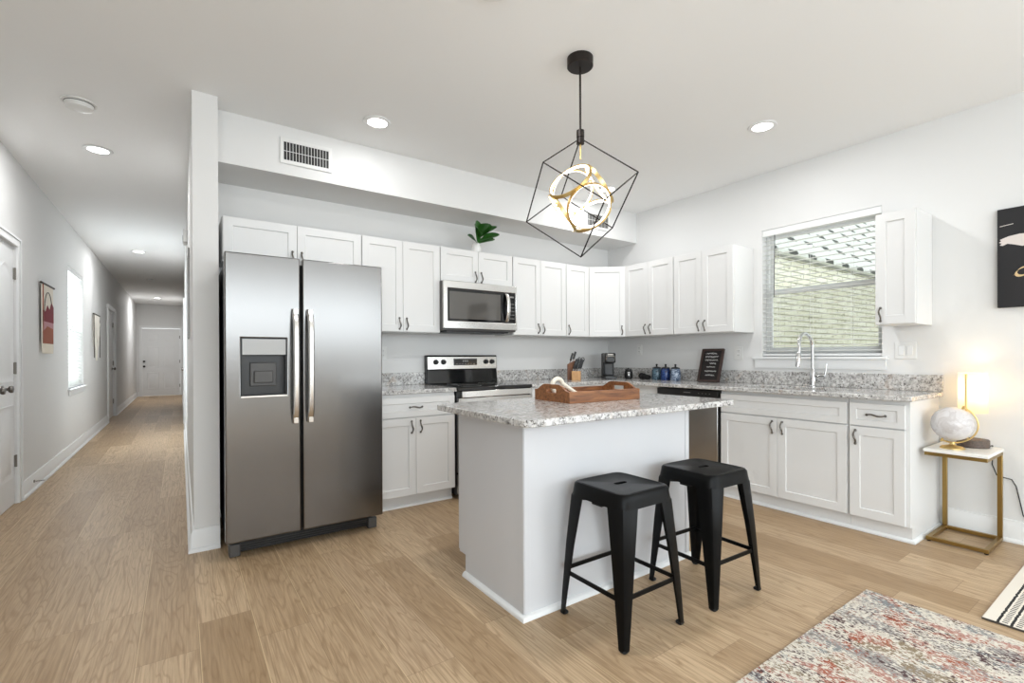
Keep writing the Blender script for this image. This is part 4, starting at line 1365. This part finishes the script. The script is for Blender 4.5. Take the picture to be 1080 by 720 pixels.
# ------------------------------------------------------------------ hallway details
# woven hanging with hills and an arch
root = thing('wall_hanging', 'fringed woven wall hanging with maroon hills in the hallway', 'wall hanging', (XL + .02, 6.43, 1.88), R(90))
bm = BM(); tube(bm, [(-.275, -.005, 0), (.275, -.005, 0)], .010, 10); obj('hanging_rod', bm, DARKWD, root)
cl = bx('fabric_panel', (-.225, .225, -.006, .004, -.57, .004), CLOTH, root)
bm = BM(); prism(bm, [(-.225, -.57), (.225, -.57), (.225, -.33), (.12, -.25), (.02, -.34), (-.10, -.29), (-.225, -.36)], -.0075, -.006, 'y'); obj('rust_hill', bm, RUST, cl)
bm = BM(); prism(bm, [(-.225, -.36), (.225, -.36), (.225, -.42), (-.05, -.40), (-.225, -.46)], -.0088, -.0074, 'y'); obj('rose_band', bm, ROSE, cl)
bm = BM(); prism(bm, [(-.225, -.36), (.225, -.36), (.225, -.20), (.14, -.16), (.06, -.24), (-.04, -.20), (-.12, -.27), (-.225, -.25)], -.0102, -.0060, 'y'); obj('maroon_hill', bm, MAROON, cl)
bm = BM()
tube(bm, [(.16 * math.cos(t), -.008, -.27 + .20 * math.sin(t)) for t in [PI * k / 20 for k in range(21)]], .0035, 8); obj('arch_line', bm, DARKWD, cl)
bm = BM(); prism(bm, [(-.225, -.57), (-.205, -.57), (-.205, -.01), (-.225, -.01)], -.0112, -.0061, 'y'); obj('dark_border', bm, RUST, cl)
bm = BM()
for k in range(22):
    x = -.22 + .44 * k / 21
    tube(bm, [(x, -.002, -.57), (x + .004 * math.sin(k * 2), -.003, -.62), (x + .006 * math.sin(k * 3.3), -.002, -.665)], [.005, .006, .003], 6)
f = obj('fringe', bm, CREAM, root); f['kind'] = 'stuff'
# macrame hanging
root = thing('macrame_hanging', 'off-white knotted cord hanging beyond the hallway window', 'wall hanging', (XL + .02, 9.70, 1.83), R(90))
bm = BM(); tube(bm, [(-.29, -.005, 0), (.29, -.005, 0)], .011, 10); obj('hanging_rod', bm, DARKWD, root)
bm = BM()
for k in range(15):
    x = -.28 + .56 * k / 14
    L = .30 + .40 * (1 - abs(x) / .30) + (.12 if k in (0, 1) else 0)
    tube(bm, [(x + .006 * math.sin(q * 1.3 + k), -.004 - .002 * (q % 2), -L * q / 8) for q in range(9)], .009, 6)
for s in (-1, 1):
    tube(bm, [(s * .28, -.008, -.12), (0, -.012, -.42)], .012, 8)
obj('knotted_cords', bm, COTTON, root)
bm = BM()
for k in (0, 14):
    x = -.30 + .60 * k / 14
    tube(bm, [(x, -.012, .01), (x + .01, -.012, -.30), (x, -.012, -.66)], .005, 6)
obj('dark_tassels', bm, DARKWD, root)
# door stop on the baseboard
root = thing('door_stop', 'thin spring door stop on baseboard beside the closet door', 'door stop', (XL + .015, 5.90, .078))
bm = BM(); tube(bm, [(0, 0, 0), (.006, 0, 0)], .012, 14); tube(bm, [(.006 + .0012 * k, .005 * math.cos(k * 1.2), .005 * math.sin(k * 1.2)) for k in range(56)], .0014, 6); obj('spring', bm, PEWTER, root)
bm = BM(); tube(bm, [(.072, 0, 0), (.086, 0, 0)], [.008, .006], 12); obj('tip', bm, CHALK, root)
# framed mirror and door chime on the kitchen side wall of the hall
root = thing('hall_mirror', 'thin grey-framed mirror seen edge-on on the hallway wall beside refrigerator', 'mirror', (HX0, 4.75, 1.33), R(-90))
bm = BM(); grid(bm, [-.25, -.235, .235, .25], [0, .015, .685, .70], lambda i, j: not (i == 1 and j == 1), -.012, -.001, 'y'); obj('frame', bm, MGREY, root, .001)
bx('glass', (-.235, .235, -.008, -.002, .015, .685), plain('mirror_silver', srgb('#d8dada'), .03, 1.0), root)
root = thing('door_chime', 'small grey-white door chime box high on the hallway wall', 'door chime', (HX0, 6.05, 2.36), R(-90))
bx('cover', (-.10, .10, -.036, -.001, 0, .13), PLATE, root, .004)
bx('speaker_grille', (-.085, .085, -.039, -.035, .015, .07), DGREY, root, .001)
